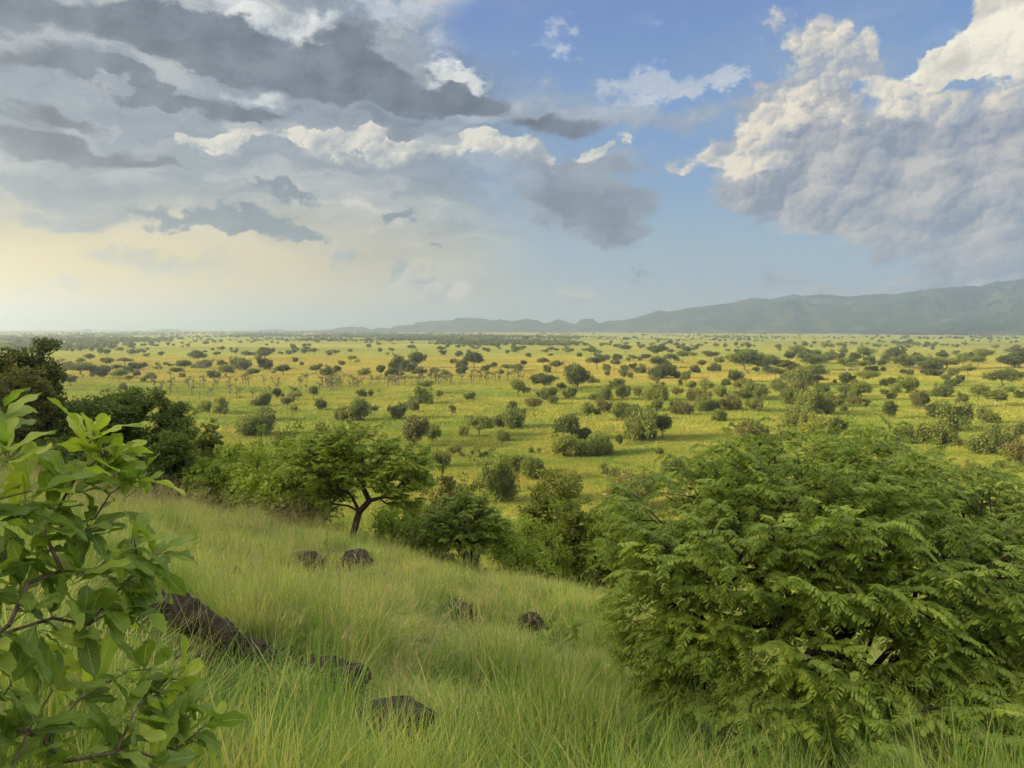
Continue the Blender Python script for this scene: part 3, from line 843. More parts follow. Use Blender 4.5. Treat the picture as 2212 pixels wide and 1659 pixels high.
O, D, L, B = 'leaf_olive', 'leaf_dark', 'leaf_light', 'leaf_brown'
R1 = lambda zx, zy, w, h, *a: (zx * .2686, 675 + zy * .2686, w * .2686, h * .2686) + a
PLACED = [
    # centre right, near
    R3(110, 915, 245, 150, 'mound', O), R3(145, 672, 110, 125, 'tree', O), R3(105, 775, 75, 65, 'round', O), R3(272, 832, 175, 125, 'flat', B),
    R3(355, 622, 220, 100, 'tree', D), R3(375, 692, 150, 92, 'mound', O), R3(430, 728, 85, 60, 'round', O), R3(560, 682, 115, 90, 'mound', O),
    R3(500, 612, 80, 50, 'mound', O), R3(620, 600, 245, 180, 'round', D, 'wide dark round tree standing alone at the right end of the thin sapling thicket'),
    R3(730, 562, 85, 45, 'mound', B), R3(945, 612, 120, 82, 'round', O), R3(985, 690, 130, 112, 'round', D), R3(830, 702, 160, 105, 'mound', O),
    R3(1110, 665, 75, 60, 'round', B), R3(1280, 702, 170, 98, 'mound', L), R3(1420, 690, 110, 56, 'flat', B), R3(1265, 778, 112, 82, 'round', O),
    R3(1415, 780, 92, 70, 'round', D), R3(1485, 810, 145, 72, 'mound', B), R3(1640, 782, 170, 92, 'mound', O), R3(1600, 712, 200, 84, 'mound', B),
    R3(1765, 672, 120, 66, 'mound', L), R3(1660, 642, 135, 105, 'tree', L), R3(1540, 632, 85, 84, 'tree', O), R3(1815, 612, 82, 82, 'tree', O),
    R3(1850, 772, 178, 88, 'mound', B), R3(2040, 787, 148, 92, 'round', O), R3(2040, 692, 232, 95, 'mound', O), R3(1980, 602, 112, 74, 'tree', O),
    R3(1760, 862, 136, 86, 'mound', O, 'small neat olive bush alone in the grass above the big feathery tree'), R3(710, 862, 122, 138, 'tree', O), R3(835, 797, 132, 100, 'round', B),
    R3(1025, 852, 205, 125, 'twin', O), R3(1130, 1018, 330, 185, 'mound', O, 'widest olive bush clump in the middle of the plain, pale stems showing in it'),
    R3(1300, 1000, 165, 180, 'tree', D, 'dark round tree at the right end of the widest olive bush clump'),
    R3(535, 1008, 252, 138, 'mound', D), R3(525, 1148, 290, 180, 'round', L, 'bright yellow-green round bush, left of a pair below the dark one'),
    R3(800, 1132, 250, 152, 'mound', O, 'olive bush with low arching stems, right of the bright yellow-green round bush'), R3(35, 1022, 92, 56, 'mound', O), R3(250, 1116, 45, 30, 'mound', O),
    R3(960, 1052, 62, 72, 'round', D), R3(1285, 1132, 62, 36, 'mound', D), R3(1380, 1302, 192, 138, 'round', O), R3(870, 1342, 190, 142, 'open', O),
    R3(1040, 1560, 430, 270, 'mound', B, 'big brownish bush at the lower edge of the plain, left of the feathery tree'), R3(260, 1325, 190, 135, 'mound', O),
    R3(2030, 1008, 262, 102, 'mound', B), R3(1895, 962, 112, 76, 'open', O),
    # middle rows
    R3(1270, 382, 162, 76, 'flat', D), R3(1300, 527, 225, 82, 'mound', D), R3(1490, 582, 92, 116, 'tree', O), R3(1250, 592, 95, 78, 'open', O),
    R3(1265, 445, 150, 90, 'tree', D), R3(1570, 482, 92, 46, 'mound', D), R3(1720, 467, 100, 42, 'mound', D),
    R3(1975, 492, 300, 190, 'tree', O, 'huge pale-trunked spreading tree rising above the belt of trees at right'),
    R3(1890, 557, 132, 92, 'round', D), R3(780, 462, 145, 92, 'flat', D), R3(860, 386, 62, 46, 'round', O), R3(940, 392, 92, 58, 'round', D),
    R3(640, 355, 46, 26, 'mound', D), R3(410, 365, 46, 30, 'flat', O), R3(230, 358, 52, 32, 'round', O), R3(145, 466, 82, 52, 'round', D), R3(190, 432, 50, 46, 'tree', D),
    R3(450, 482, 122, 82, 'flat', D), R3(350, 442, 112, 52, 'flat', D), R3(1130, 482, 102, 50, 'mound', D), R3(990, 516, 72, 42, 'round', O), R3(1050, 526, 52, 46, 'round', O),
    R3(730, 352, 82, 46, 'flat', O), R3(1010, 332, 92, 48, 'flat', D), R3(920, 452, 82, 48, 'flat', B), R3(1005, 472, 72, 50, 'round', O), R3(865, 506, 46, 40, 'round', O),
    R3(1625, 442, 72, 60, 'tree', O), R3(1770, 425, 80, 70, 'tree', O), R3(1690, 400, 120, 60, 'flat', D), R3(1470, 400, 120, 60, 'flat', O), R3(1370, 400, 110, 70, 'tree', O),
    R3(1500, 350, 120, 50, 'flat', D), R3(690, 330, 60, 30, 'flat', O), R3(1170, 385, 80, 50, 'tree', D), R3(1070, 385, 70, 45, 'tree', O), R3(2110, 440, 110, 60, 'round', D),
    R3(60, 330, 40, 30, 'round', O), R3(150, 325, 60, 30, 'flat', O), R3(450, 325, 50, 26, 'flat', D), R3(540, 335, 50, 22, 'flat', O), R3(1070, 450, 60, 34, 'round', D), R3(800, 395, 80, 40, 'flat', D),
    # centre left
    R2(270, 717, 112, 60, 'flat', B), R2(520, 712, 84, 76, 'round', D), R2(100, 682, 112, 92, 'mound', O), R2(50, 900, 240, 150, 'twin', O), R2(125, 790, 125, 85, 'mound', O),
    R2(795, 792, 190, 165, 'round', O, 'tall rounded olive bush in the open grass, just above the leaning forked tree'), R2(675, 790, 115, 95, 'mound', B), R2(915, 750, 90, 50, 'open', O), R2(725, 812, 50, 30, 'mound', L),
    R2(1095, 777, 138, 112, 'round', D), R2(1210, 727, 92, 82, 'round', B), R2(1225, 985, 230, 215, 'round', B, 'big brown-green round bush whose shadow falls across grass, above the forked tree'),
    R2(1345, 952, 120, 130, 'round', O), R2(1495, 777, 58, 100, 'open', B, 'small reddish-brown sparse sapling alone in the bright green grass'), R2(1690, 907, 215, 150, 'tree', O), R2(1570, 912, 84, 72, 'round', O),
    R2(1862, 937, 105, 52, 'mound', O), R2(1975, 612, 105, 112, 'tree', O), R2(1620, 637, 84, 52, 'mound', O),
    R2(1295, 592, 120, 60, 'flat', O), R2(1280, 667, 165, 92, 'mound', O), R2(1395, 617, 56, 42, 'round', O), R2(815, 617, 68, 56, 'round', O), R2(890, 612, 46, 42, 'round', O),
    R2(955, 592, 36, 26, 'open', O), R2(470, 637, 72, 98, 'tree', O), R2(350, 642, 72, 92, 'open', O), R2(305, 637, 62, 50, 'mound', O), R2(200, 622, 72, 62, 'round', D),
    R2(845, 487, 98, 78, 'tree', L), R2(965, 472, 68, 84, 'tree', D), R2(1060, 482, 102, 72, 'tree', D), R2(1105, 432, 155, 84, 'mound', D), R2(1232, 402, 135, 108, 'round', D, 'tall dark round tree at the back of the golden flat, left of centre'),
    R2(1365, 467, 76, 62, 'tree', D), R2(1260, 447, 82, 36, 'mound', D), R2(1650, 407, 155, 88, 'tree', D), R2(1745, 432, 62, 50, 'round', D), R2(1800, 412, 58, 46, 'tree', D),
    R2(1535, 330, 36, 38, 'round', D), R2(565, 457, 92, 50, 'mound', D), R2(640, 462, 66, 72, 'tree', D), R2(485, 447, 92, 66, 'tree', D), R2(245, 457, 112, 72, 'tree', D),
    R2(110, 415, 105, 60, 'mound', D), R2(110, 360, 105, 72, 'flat', D), R2(335, 382, 46, 52, 'tree', D), R2(380, 402, 36, 40, 'tree', O), R2(675, 387, 52, 26, 'mound', D), R2(745, 375, 80, 40, 'flat', L),
    R2(590, 312, 52, 26, 'mound', D), R2(325, 287, 42, 52, 'round', D), R2(1550, 447, 72, 36, 'mound', D), R2(1900, 447, 102, 44, 'flat', O), R2(1970, 432, 72, 50, 'round', O),
    R2(1440, 457, 62, 28, 'mound', O), R2(2015, 402, 38, 50, 'tree', D), R2(1405, 297, 62, 42, 'flat', D), R2(1195, 287, 64, 32, 'flat', D), R2(1575, 445, 70, 60, 'tree', D), R2(1505, 385, 70, 36, 'open', O),
    R2(1490, 385, 30, 36, 'tree', D), R2(1015, 322, 40, 28, 'open', O), R2(1065, 330, 36, 34, 'open', B), R2(960, 292, 40, 30, 'round', D), R2(1045, 290, 44, 30, 'tree', O), R2(1615, 300, 36, 26, 'round', D),
    R2(1955, 300, 60, 32, 'flat', O), R2(420, 290, 60, 26, 'flat', D), R2(2055, 328, 40, 28, 'round', D), R2(740, 290, 36, 22, 'mound', D), R2(1540, 310, 30, 26, 'tree', O),
    R2(1505, 1060, 112, 96, 'tree', L), R2(1395, 1125, 165, 120, 'mound', L), R2(1665, 1060, 72, 84, 'open', L), R2(1780, 1052, 64, 60, 'open', L), R2(2090, 1218, 172, 155, 'tree', O),
    R2(1830, 1380, 330, 320, 'mound', O, 'largest olive bush clump in the lower centre, right of the leaning forked tree'), R2(1960, 1180, 190, 130, 'round', O),
    R2(2075, 1030, 46, 36, 'open', O), R2(2130, 1030, 40, 30, 'open', O),
    # right
    R4(1268, 947, 188, 132, 'round', L), R4(1560, 977, 172, 76, 'mound', D), R4(1365, 1077, 165, 142, 'round', B), R4(1130, 1147, 128, 128, 'round', D), R4(900, 1002, 155, 142, 'tree', O),
    R4(955, 902, 172, 108, 'flat', O), R4(780, 892, 122, 102, 'round', D), R4(770, 982, 122, 104, 'round', O), R4(410, 887, 232, 104, 'mound', O), R4(400, 942, 132, 74, 'mound', B),
    R4(320, 1042, 180, 120, 'round', O), R4(470, 1112, 300, 142, 'mound', O), R4(390, 1212, 300, 118, 'mound', O), R4(690, 1052, 175, 104, 'mound', O), R4(935, 1092, 70, 98, 'open', B),
    R4(825, 1092, 132, 74, 'flat', B), R4(585, 952, 124, 78, 'mound', O), R4(235, 932, 142, 92, 'mound', O), R4(40, 1097, 118, 104, 'round', O), R4(70, 977, 152, 94, 'mound', D),
    R4(200, 842, 132, 62, 'flat', D), R4(55, 1322, 175, 84, 'mound', B), R4(540, 1270, 255, 112, 'mound', L), R4(690, 1258, 165, 88, 'round', O), R4(1245, 1342, 205, 104, 'mound', O),
    R4(1480, 1362, 285, 190, 'mound', O, 'long olive bush clump just above the topmost sprays of the big feathery tree'), R4(1510, 1152, 190, 120, 'round', D), R4(1655, 1242, 292, 165, 'mound', O), R4(1915, 1187, 162, 112, 'mound', O),
    R4(1955, 1432, 332, 215, 'mound', O, 'large olive bush clump near the right edge of the photo, above the feathery tree'), R4(2180, 1512, 200, 192, 'round', B), R4(2190, 1292, 95, 112, 'round', O),
    R4(1840, 1047, 155, 142, 'flat', O), R4(1985, 1057, 182, 134, 'tree', O), R4(1720, 1062, 84, 116, 'tree', O), R4(2030, 915, 305, 94, 'flat', D, 'broad dark flat-crowned tree on the right, above two pale-stemmed trees'), R4(2100, 982, 92, 74, 'flat', O), R4(2190, 987, 90, 54, 'mound', D),
    R4(1630, 892, 115, 42, 'mound', D), R4(1150, 992, 84, 52, 'mound', O), R4(1085, 962, 64, 42, 'round', D), R4(1145, 882, 84, 56, 'round', D), R4(1080, 892, 72, 42, 'mound', O), R4(685, 872, 36, 32, 'round', O),
    R4(1775, 1602, 172, 104, 'mound', O), R4(2015, 1547, 92, 42, 'mound', O), R4(1715, 757, 100, 92, 'flat', O), R4(1780, 662, 42, 34, 'flat', D), R4(760, 590, 40, 36, 'round', O), R4(1275, 605, 50, 24, 'flat', D),
    R4(520, 800, 180, 60, 'mound', O), R4(620, 745, 150, 75, 'flat', O), R4(900, 775, 170, 55, 'flat', O), R4(1240, 808, 70, 50, 'tree', D), R4(1290, 812, 60, 50, 'round', D), R4(1430, 812, 90, 55, 'round', D),
    R4(1510, 812, 80, 50, 'round', D), R4(1640, 812, 100, 60, 'mound', O), R4(1760, 815, 130, 55, 'flat', O), R4(1580, 862, 80, 60, 'tree', O), R4(1700, 858, 70, 50, 'round', D), R4(2080, 830, 120, 50, 'flat', O),
    R4(1000, 775, 80, 30, 'mound', D), R4(1075, 775, 40, 35, 'round', O), R4(350, 780, 110, 70, 'round', D), R4(230, 765, 150, 90, 'tree', D), R4(50, 780, 60, 30, 'round', D), R4(130, 775, 60, 30, 'mound', D),
    # left
    R1(1590, 417, 142, 72, 'flat', D, 'wide dark flat-topped tree on the golden flat, left of the pale round one'), R1(1742, 362, 66, 42, 'flat', D), R1(1480, 482, 152, 66, 'flat', D), R1(1712, 532, 92, 66, 'round', D),
    R1(1820, 515, 152, 96, 'tree', O), R1(1930, 462, 162, 102, 'mound', D), R1(2030, 532, 112, 70, 'flat', D), R1(1250, 652, 48, 54, 'round', D), R1(990, 617, 72, 36, 'mound', D),
    R1(1150, 457, 82, 56, 'tree', D), R1(1070, 457, 72, 56, 'round', D), R1(1000, 422, 132, 38, 'flat', D), R1(1215, 557, 98, 78, 'tree', O), R1(725, 412, 92, 54, 'flat', D),
    R1(645, 427, 72, 42, 'flat', O), R1(415, 402, 46, 38, 'flat', O), R1(480, 422, 72, 40, 'open', O), R1(570, 462, 132, 50, 'mound', D), R1(660, 532, 205, 84, 'flat', D), R1(810, 522, 152, 72, 'round', D),
    R1(860, 457, 112, 62, 'flat', D), R1(935, 482, 90, 42, 'flat', D), R1(1270, 472, 72, 72, 'open', O), R1(1330, 442, 52, 38, 'flat', D), R1(1370, 446, 50, 30, 'flat', D), R1(1415, 515, 100, 62, 'flat', D), R1(1100, 525, 62, 62, 'tree', D),
    R1(960, 560, 140, 72, 'flat', O), R1(430, 580, 130, 62, 'flat', D), R1(560, 588, 130, 70, 'tree', O), R1(1772, 805, 155, 130, 'twin', L), R1(1660, 787, 112, 62, 'mound', L), R1(1812, 852, 62, 84, 'open', O),
    R1(2118, 742, 112, 92, 'mound', O), R1(2010, 985, 260, 155, 'mound', O), R1(2140, 855, 150, 95, 'round', O), R1(1640, 445, 120, 42, 'mound', O), R1(2125, 452, 120, 84, 'tree', D), R1(2130, 380, 120, 66, 'flat', D),
    R1(1770, 422, 72, 32, 'mound', D), R1(1705, 428, 45, 56, 'open', O), R1(1020, 478, 70, 50, 'round', O), R1(410, 450, 110, 36, 'mound', D), R1(1195, 352, 26, 28, 'open', O), R1(810, 340, 34, 24, 'flat', O),
    R1(1127, 328, 52, 32, 'flat', D), R1(975, 322, 40, 36, 'flat', O), R1(585, 316, 30, 18, 'flat', D), R1(740, 300, 34, 12, 'mound', D), R1(1185, 298, 30, 12, 'mound', D),
]


def place_plain_plants():
    rng = np.random.RandomState(11)
    for rec in PLACED:
        px, py, w, h, form, tone = rec[:6]
        add_plant(px, py, w, h, form, tone, rng, rec[6] if len(rec) > 6 else None)
        if w > 18 and rng.rand() < .5:                 # lower growth leaning on its flank
            sd = rng.choice([-1, 1]); k = rng.uniform(.4, .65)
            add_plant(px + sd * w * rng.uniform(.42, .62), py + rng.uniform(-1, 1), w * k, h * k * rng.uniform(.8, 1.1), rng.choice(['mound', 'round', 'mound', 'open']),
                      rng.choice([tone, tone, 'leaf_olive', 'leaf_light', 'leaf_brown']), rng)
    # the belt of trees on the right, below the strips of pale grass
    n = 0
    while n < 46:
        px = rng.uniform(1600, 2240); f = rng.rand() ** 1.2
        py = 776 + f * 26
        if px < 1700 and rng.rand() < .4:
            continue
        w = rng.uniform(18, 42) * (1 + .3 * f); h = rng.uniform(13, 22) * (1 + .3 * f)
        add_plant(px, py, w, h, rng.choice(['flat', 'flat', 'tree', 'round', 'tree']), rng.choice([D, D, O]), rng, group='trees of the dense belt on the right')
        n += 1
    # the thicket of thin saplings, left of centre
    n = 0
    while n < 190:
        if rng.rand() < .6:
            t = rng.rand(); px = 690 + t * 440; py = 838 - 20 * t + rng.normal(0, 4.5)
        else:
            px = rng.uniform(330, 800); py = rng.uniform(818, 862)
        h = rng.uniform(14, 25); w = h * rng.uniform(.5, .9)
        add_plant(px, py, w, h, 'snag', rng.choice(['leaf_grey', 'leaf_brown', 'leaf_grey', 'leaf_olive']), rng, name='sapling', category='sapling', bark='bark_grey',
                  label='thin grey-stemmed sapling with few leaves in the pale thicket across the green grass', group='saplings of the thin thicket')
        n += 1


def size_word(t):
    a = math.sqrt(t['w'] * t['h'])
    return 'tiny' if a < 12 else 'small' if a < 22 else 'mid-sized' if a < 34 else 'large'


FORMW = {'round': 'round bush', 'mound': 'spreading bush', 'twin': 'double bush', 'tree': 'round-crowned tree', 'flat': 'flat-topped tree', 'open': 'sparse open tree'}
TONEW = {'leaf_olive': 'olive', 'leaf_dark': 'dark', 'leaf_light': 'yellow-green', 'leaf_brown': 'brownish'}
ORD = ['nearest', 'second nearest', 'third nearest', 'fourth nearest', 'fifth nearest', 'sixth nearest', 'seventh nearest', 'eighth nearest', 'ninth nearest', 'tenth nearest']
MARKS = [('the leaning forked tree', 800, 1050), ('the thin sapling thicket', 900, 825), ('the huge pale-trunked tree', 1610, 790), ('the widest olive clump', 1384, 930),
         ('the bright yellow-green round bush', 1221, 965), ('the broad dark flat-crowned tree', 2163, 835), ('the lone dark round tree by the thicket', 1246, 820), ('the reddish sparse sapling', 978, 890),
         ('the top-left dark tree', 40, 800), ('the small neat olive bush', 1553, 900), ('the biggest lower-centre bush clump', 1076, 1060), ('the topmost feathery sprays', 1950, 945)]


def write_labels():
    groups = {}
    sap = sorted([t for t in THINGS if t['form'] == 'snag'], key=lambda t: t['py'])
    third = len(sap) // 3 + 1
    for k, row in enumerate(('back', 'middle', 'front')):
        part = sorted(sap[k * third:(k + 1) * third], key=lambda t: t['px'])
        for i, t in enumerate(part):
            n = i + 1
            o = '%d%s' % (n, 'th' if 10 < n % 100 < 14 else {1: 'st', 2: 'nd', 3: 'rd'}.get(n % 10, 'th'))
            t['label'] = 'thin %s sapling, %s from the left in the %s row of the thin thicket' % ({'leaf_grey': 'grey', 'leaf_brown': 'brownish', 'leaf_olive': 'olive'}[t['tone']], o, row)
    for t in THINGS:
        r = t['root']
        if t['label']:
            r['label'] = t['label']
            if t['group']:
                r['group'] = t['group']
            continue
        m = min(MARKS, key=lambda m: math.hypot(m[1] - t['px'], (m[2] - t['py'] + t['h'] / 2) * 2.2))
        dx, dy = t['px'] - m[1], t['py'] - t['h'] / 2 - m[2]
        rel = ('left of' if dx < 0 else 'right of') if abs(dx) > abs(dy) * 1.6 else ('beyond' if dy < 0 else 'in front of')
        groups.setdefault((size_word(t), TONEW[t['tone']], FORMW[t['form']], rel, m[0]), []).append((math.hypot(dx, dy), t))
        r['group'] = t['group'] or ('bushes scattered over the plain' if t['form'] in ('round', 'mound', 'twin') else 'trees scattered over the plain')
    for key, lst in groups.items():
        lst.sort(key=lambda a: a[0])
        for i, (_, t) in enumerate(lst):
            o = (ORD[i] + ' ' if len(lst) > 1 else '') if i < len(ORD) else 'farthest '
            t['root']['label'] = o + '%s %s %s %s %s' % key


# ------------------------------------------------------------------ scattered ground cover
def scatter(name, protos_, pts, rot, scl, idx, **props):
    col = bpy.data.collections.new(name + '_kinds')
    for i, p in enumerate(protos_):
        ob = bpy.data.objects.new('%s_kind_%02d' % (name, i), p); col.objects.link(ob)
    me = mesh_np(name, pts, None, None, {'rot': rot, 'scl': scl, 'idx': idx})
    o = link(name, me, **props)
    ng = bpy.data.node_groups.new(name, 'GeometryNodeTree')
    ng.interface.new_socket('Geometry', in_out='INPUT', socket_type='NodeSocketGeometry')
    ng.interface.new_socket('Geometry', in_out='OUTPUT', socket_type='NodeSocketGeometry')
    N, Lk = ng.nodes, ng.links
    gi, go = N.new('NodeGroupInput'), N.new('NodeGroupOutput')
    ip = N.new('GeometryNodeInstanceOnPoints'); ci = N.new('GeometryNodeCollectionInfo')
    ci.inputs['Collection'].default_value = col
    ci.inputs['Separate Children'].default_value = True; ci.inputs['Reset Children'].default_value = True
    def attr(nm, ty):
        a = N.new('GeometryNodeInputNamedAttribute'); a.data_type = ty; a.inputs[0].default_value = nm
        return a.outputs[0]
    e2r = N.new('FunctionNodeEulerToRotation')
    Lk.new(attr('rot', 'FLOAT_VECTOR'), e2r.inputs[0])
    Lk.new(gi.outputs[0], ip.inputs['Points']); Lk.new(ci.outputs[0], ip.inputs['Instance'])
    ip.inputs['Pick Instance'].default_value = True
    Lk.new(attr('idx', 'FLOAT'), ip.inputs['Instance Index'])
    Lk.new(e2r.outputs[0], ip.inputs['Rotation'])
    Lk.new(attr('scl', 'FLOAT'), ip.inputs['Scale'])
    Lk.new(ip.outputs[0], go.inputs[0])
    md = o.modifiers.new('scatter', 'NODES'); md.node_group = ng
    return o


def blades(rng, base, length, width, lean, droop, nseg=3, tone=None, wind=None, seed_head=0):
    """curved ribbons; lean = outward tilt, droop = how far the tip falls"""
    n = len(base)
    az = rng.uniform(0, 2 * math.pi, n)
    d = np.stack([np.cos(az), np.sin(az), np.zeros(n)], -1)
    if wind is not None:
        d = unit(d + wind)
    L = length[:, None]
    side = unit(np.stack([-d[:, 1], d[:, 0], np.zeros(n)], -1) + rng.normal(0, .35, (n, 3)) * np.array([1, 1, 0]))
    pts = []
    for k in range(nseg + 1):
        t = k / nseg
        out = (lean[:, None] * t + droop[:, None] * t * t) * L
        z = L * (t - (lean[:, None] * .35 + droop[:, None] * .8) * t * t)
        p = base + d * out + np.array([0, 0, 1.0]) * z
        w = width[:, None] * (1 - t) ** 0.7 if k < nseg else width[:, None] * 0.06
        pts.append(np.stack([p - side * w * .5, p + side * w * .5], 1))
    V = np.stack(pts, 1).reshape(-1, 3)          # n, nseg+1, 2
    b = (np.arange(n) * (nseg + 1) * 2)[:, None]; k = np.arange(nseg)[None] * 2
    Q = np.stack([b + k, b + k + 1, b + k + 3, b + k + 2], -1).reshape(-1, 4)
    t = np.repeat(rng.uniform(0, 1, n) if tone is None else tone, (nseg + 1) * 2)
    return V, Q, t


def join(parts):
    V, Q, T, o = [], [], [], 0
    for v, q, t in parts:
        V.append(v); Q.append(q + o); T.append(t); o += len(v)
    return np.concatenate(V), np.concatenate(Q), np.concatenate(T)


def tuft_mesh(seed, n, h, w, rad, lean, droop, mat, wind=(0.25, 0, 0), nseg=3, tone=None):
    rng = np.random.RandomState(seed)
    a = rng.uniform(0, 6.28, n); r = rad * rng.uniform(0, 1, n) ** .5
    base = np.stack([r * np.cos(a), r * np.sin(a), np.full(n, -0.05)], -1)
    V, Q, t = blades(rng, base, h * rng.uniform(.45, 1.1, n), w * rng.uniform(.6, 1.2, n), lean * rng.uniform(.1, 1.2, n), droop * rng.uniform(0, 1.2, n), nseg, tone, np.array(wind))
    return mesh_np('tuft', V, Q, mat, {'tone': t})


ROCK_SPOTS = []      # (x, y, radius) kept clear of grass


def slope_grass():
    rng = np.random.RandomState(3)
    pro = [tuft_mesh(s, 105, .50, .0085, .15, .45, .50, 'slope_grass') for s in range(5)] + \
          [tuft_mesh(s + 20, 80, .80, .0078, .10, .32, .34, 'slope_grass') for s in range(4)] + \
          [tuft_mesh(s + 40, 100, .38, .0080, .20, .85, .60, 'slope_grass', wind=(-.1, -.3, 0)) for s in range(3)] + \
          [tuft_mesh(s + 70, 60, .60, .0120, .22, .42, .40, 'slope_grass', nseg=2) for s in range(5)]
    N = 60000
    # denser near the eye, thinner further off; only where the hillside is
    u = rng.uniform(-0.76, 0.76, N); y = np.exp(rng.uniform(math.log(2.6), math.log(55), N))
    x = u * y
    z = height(x, y)
    keep = (z > 3.0) & (rng.rand(N) < np.clip((y / 15.0) ** 1.3, 0.08, 1.0)) & (rng.rand(N) < np.clip(1.0 - (y - 32) / 16, 0.06, 1))
    for (rx, ry, rr) in ROCK_SPOTS:
        dd = np.hypot(x - rx, y - ry)
        keep &= ~((dd < rr) & (rng.rand(N) < 0.975))
    cl = vnoise(x * 1.3 + 50, y * 1.3 + 50, 8)
    keep &= rng.rand(N) < np.clip((cl - .30) * 3.0, 0.05, 1)
    x, y, z = x[keep], y[keep], z[keep]
    n = len(x)
    idx = rng.randint(0, len(pro), n).astype(float)
    pat = vnoise(x * .45 + 9, y * .45 + 9, 77)
    idx = np.where(pat > .62, rng.randint(9, 12, n), np.where(pat < .35, rng.randint(5, 9, n), idx))
    idx = np.where(y > 13, rng.randint(12, 17, n), idx)
    scl = rng.uniform(.8, 1.4, n) * np.where(y > 22, 1.15, 1.0) * (0.55 + 0.85 * vnoise(x * .9, y * .9, 12))
    rot = np.stack([rng.normal(0, .08, n), rng.normal(0.06, .08, n), rng.uniform(0, 6.28, n)], -1)
    print('slope tufts', n)
    scatter('slope_grass', pro, np.stack([x, y, z], -1), rot, scl, idx.astype(np.float32), kind='stuff')
    # lush broad green blades low on the left and along the bottom
    pro = [tuft_mesh(s + 60, 46, .78, .0105, .14, .38, .42, 'lush_blade', nseg=4) for s in range(4)]
    P = []
    for (px, py, sx, sy, k) in [(560, 1500, 60, 60, 9), (470, 1600, 60, 50, 12), (650, 1600, 60, 40, 10), (1180, 1440, 70, 60, 22), (1000, 1500, 60, 60, 12), (1330, 1500, 60, 60, 16), (1250, 1600, 140, 40, 20),
                                (880, 1620, 120, 30, 12), (930, 1270, 40, 14, 9), (1390, 1330, 60, 40, 10), (1060, 1330, 30, 20, 5), (1450, 1620, 60, 30, 8), (760, 1480, 20, 20, 2)]:
        for _ in range(k):
            P.append(ground_hit(px + rng.normal(0, sx), min(1900, py + rng.normal(0, sy) + 60)))
    P = np.array(P); n = len(P)
    scatter('lush_grass', pro, P, np.stack([rng.normal(0, .06, n), rng.normal(0, .06, n), rng.uniform(0, 6.28, n)], -1), rng.uniform(.6, 1.1, n), rng.randint(0, 4, n).astype(np.float32), kind='stuff')
    # tall dry flowering stems, thick along the brow on the left
    def straw(seed, n, h):
        r = np.random.RandomState(seed)
        a = r.uniform(0, 6.28, n); rr = .12 * r.rand(n) ** .5
        base = np.stack([rr * np.cos(a), rr * np.sin(a), np.full(n, -.05)], -1)
        st = blades(r, base, h * r.uniform(.7, 1.1, n), np.full(n, .0045), .35 * r.rand(n), .30 * r.rand(n), 5, None, np.array([.35, 0, 0]))
        tip = st[0].reshape(n, 6, 2, 3)
        # seed heads: short hairs along the last third of each stem
        p0 = tip[:, 3].mean(1); p1 = tip[:, 5].mean(1)
        m = 12; f = r.rand(n, m, 1)
        hb = (p0[:, None] * (1 - f) + p1[:, None] * f).reshape(-1, 3)
        hd = blades(r, hb, np.full(len(hb), .075), np.full(len(hb), .0045), r.uniform(.3, 1.2, len(hb)), r.uniform(0, .6, len(hb)), 2, None, np.array([.5, 0, 0]))
        V, Q, t = join([st, hd])
        return mesh_np('straw', V, Q, 'straw', {'tone': t})
    pro = [straw(s + 90, 9, 1.5) for s in range(5)]
    P = []
    for (px, py, sx, sy, k) in [(420, 1120, 130, 14, 250), (250, 1085, 110, 16, 150), (90, 1060, 70, 16, 90), (620, 1160, 90, 12, 80), (1000, 1220, 120, 10, 26), (1250, 1255, 70, 12, 24), (820, 1400, 12, 14, 10), (700, 1350, 250, 60, 26), (1100, 1500, 220, 60, 16),
                                (840, 1560, 30, 20, 5), (560, 1250, 160, 50, 26), (1000, 1350, 250, 60, 20)]:
        for _ in range(k):
            P.append(ground_hit(px + rng.normal(0, sx), py + rng.normal(0, sy)))
    P = np.array(P); P = P[P[:, 2] > 3]; n = len(P)
    scatter('dry_grass', pro, P, np.stack([rng.normal(0, .06, n), rng.normal(.05, .06, n), rng.uniform(-.6, .6, n)], -1), rng.uniform(.65, 1.15, n), rng.randint(0, 5, n).astype(np.float32), kind='stuff')


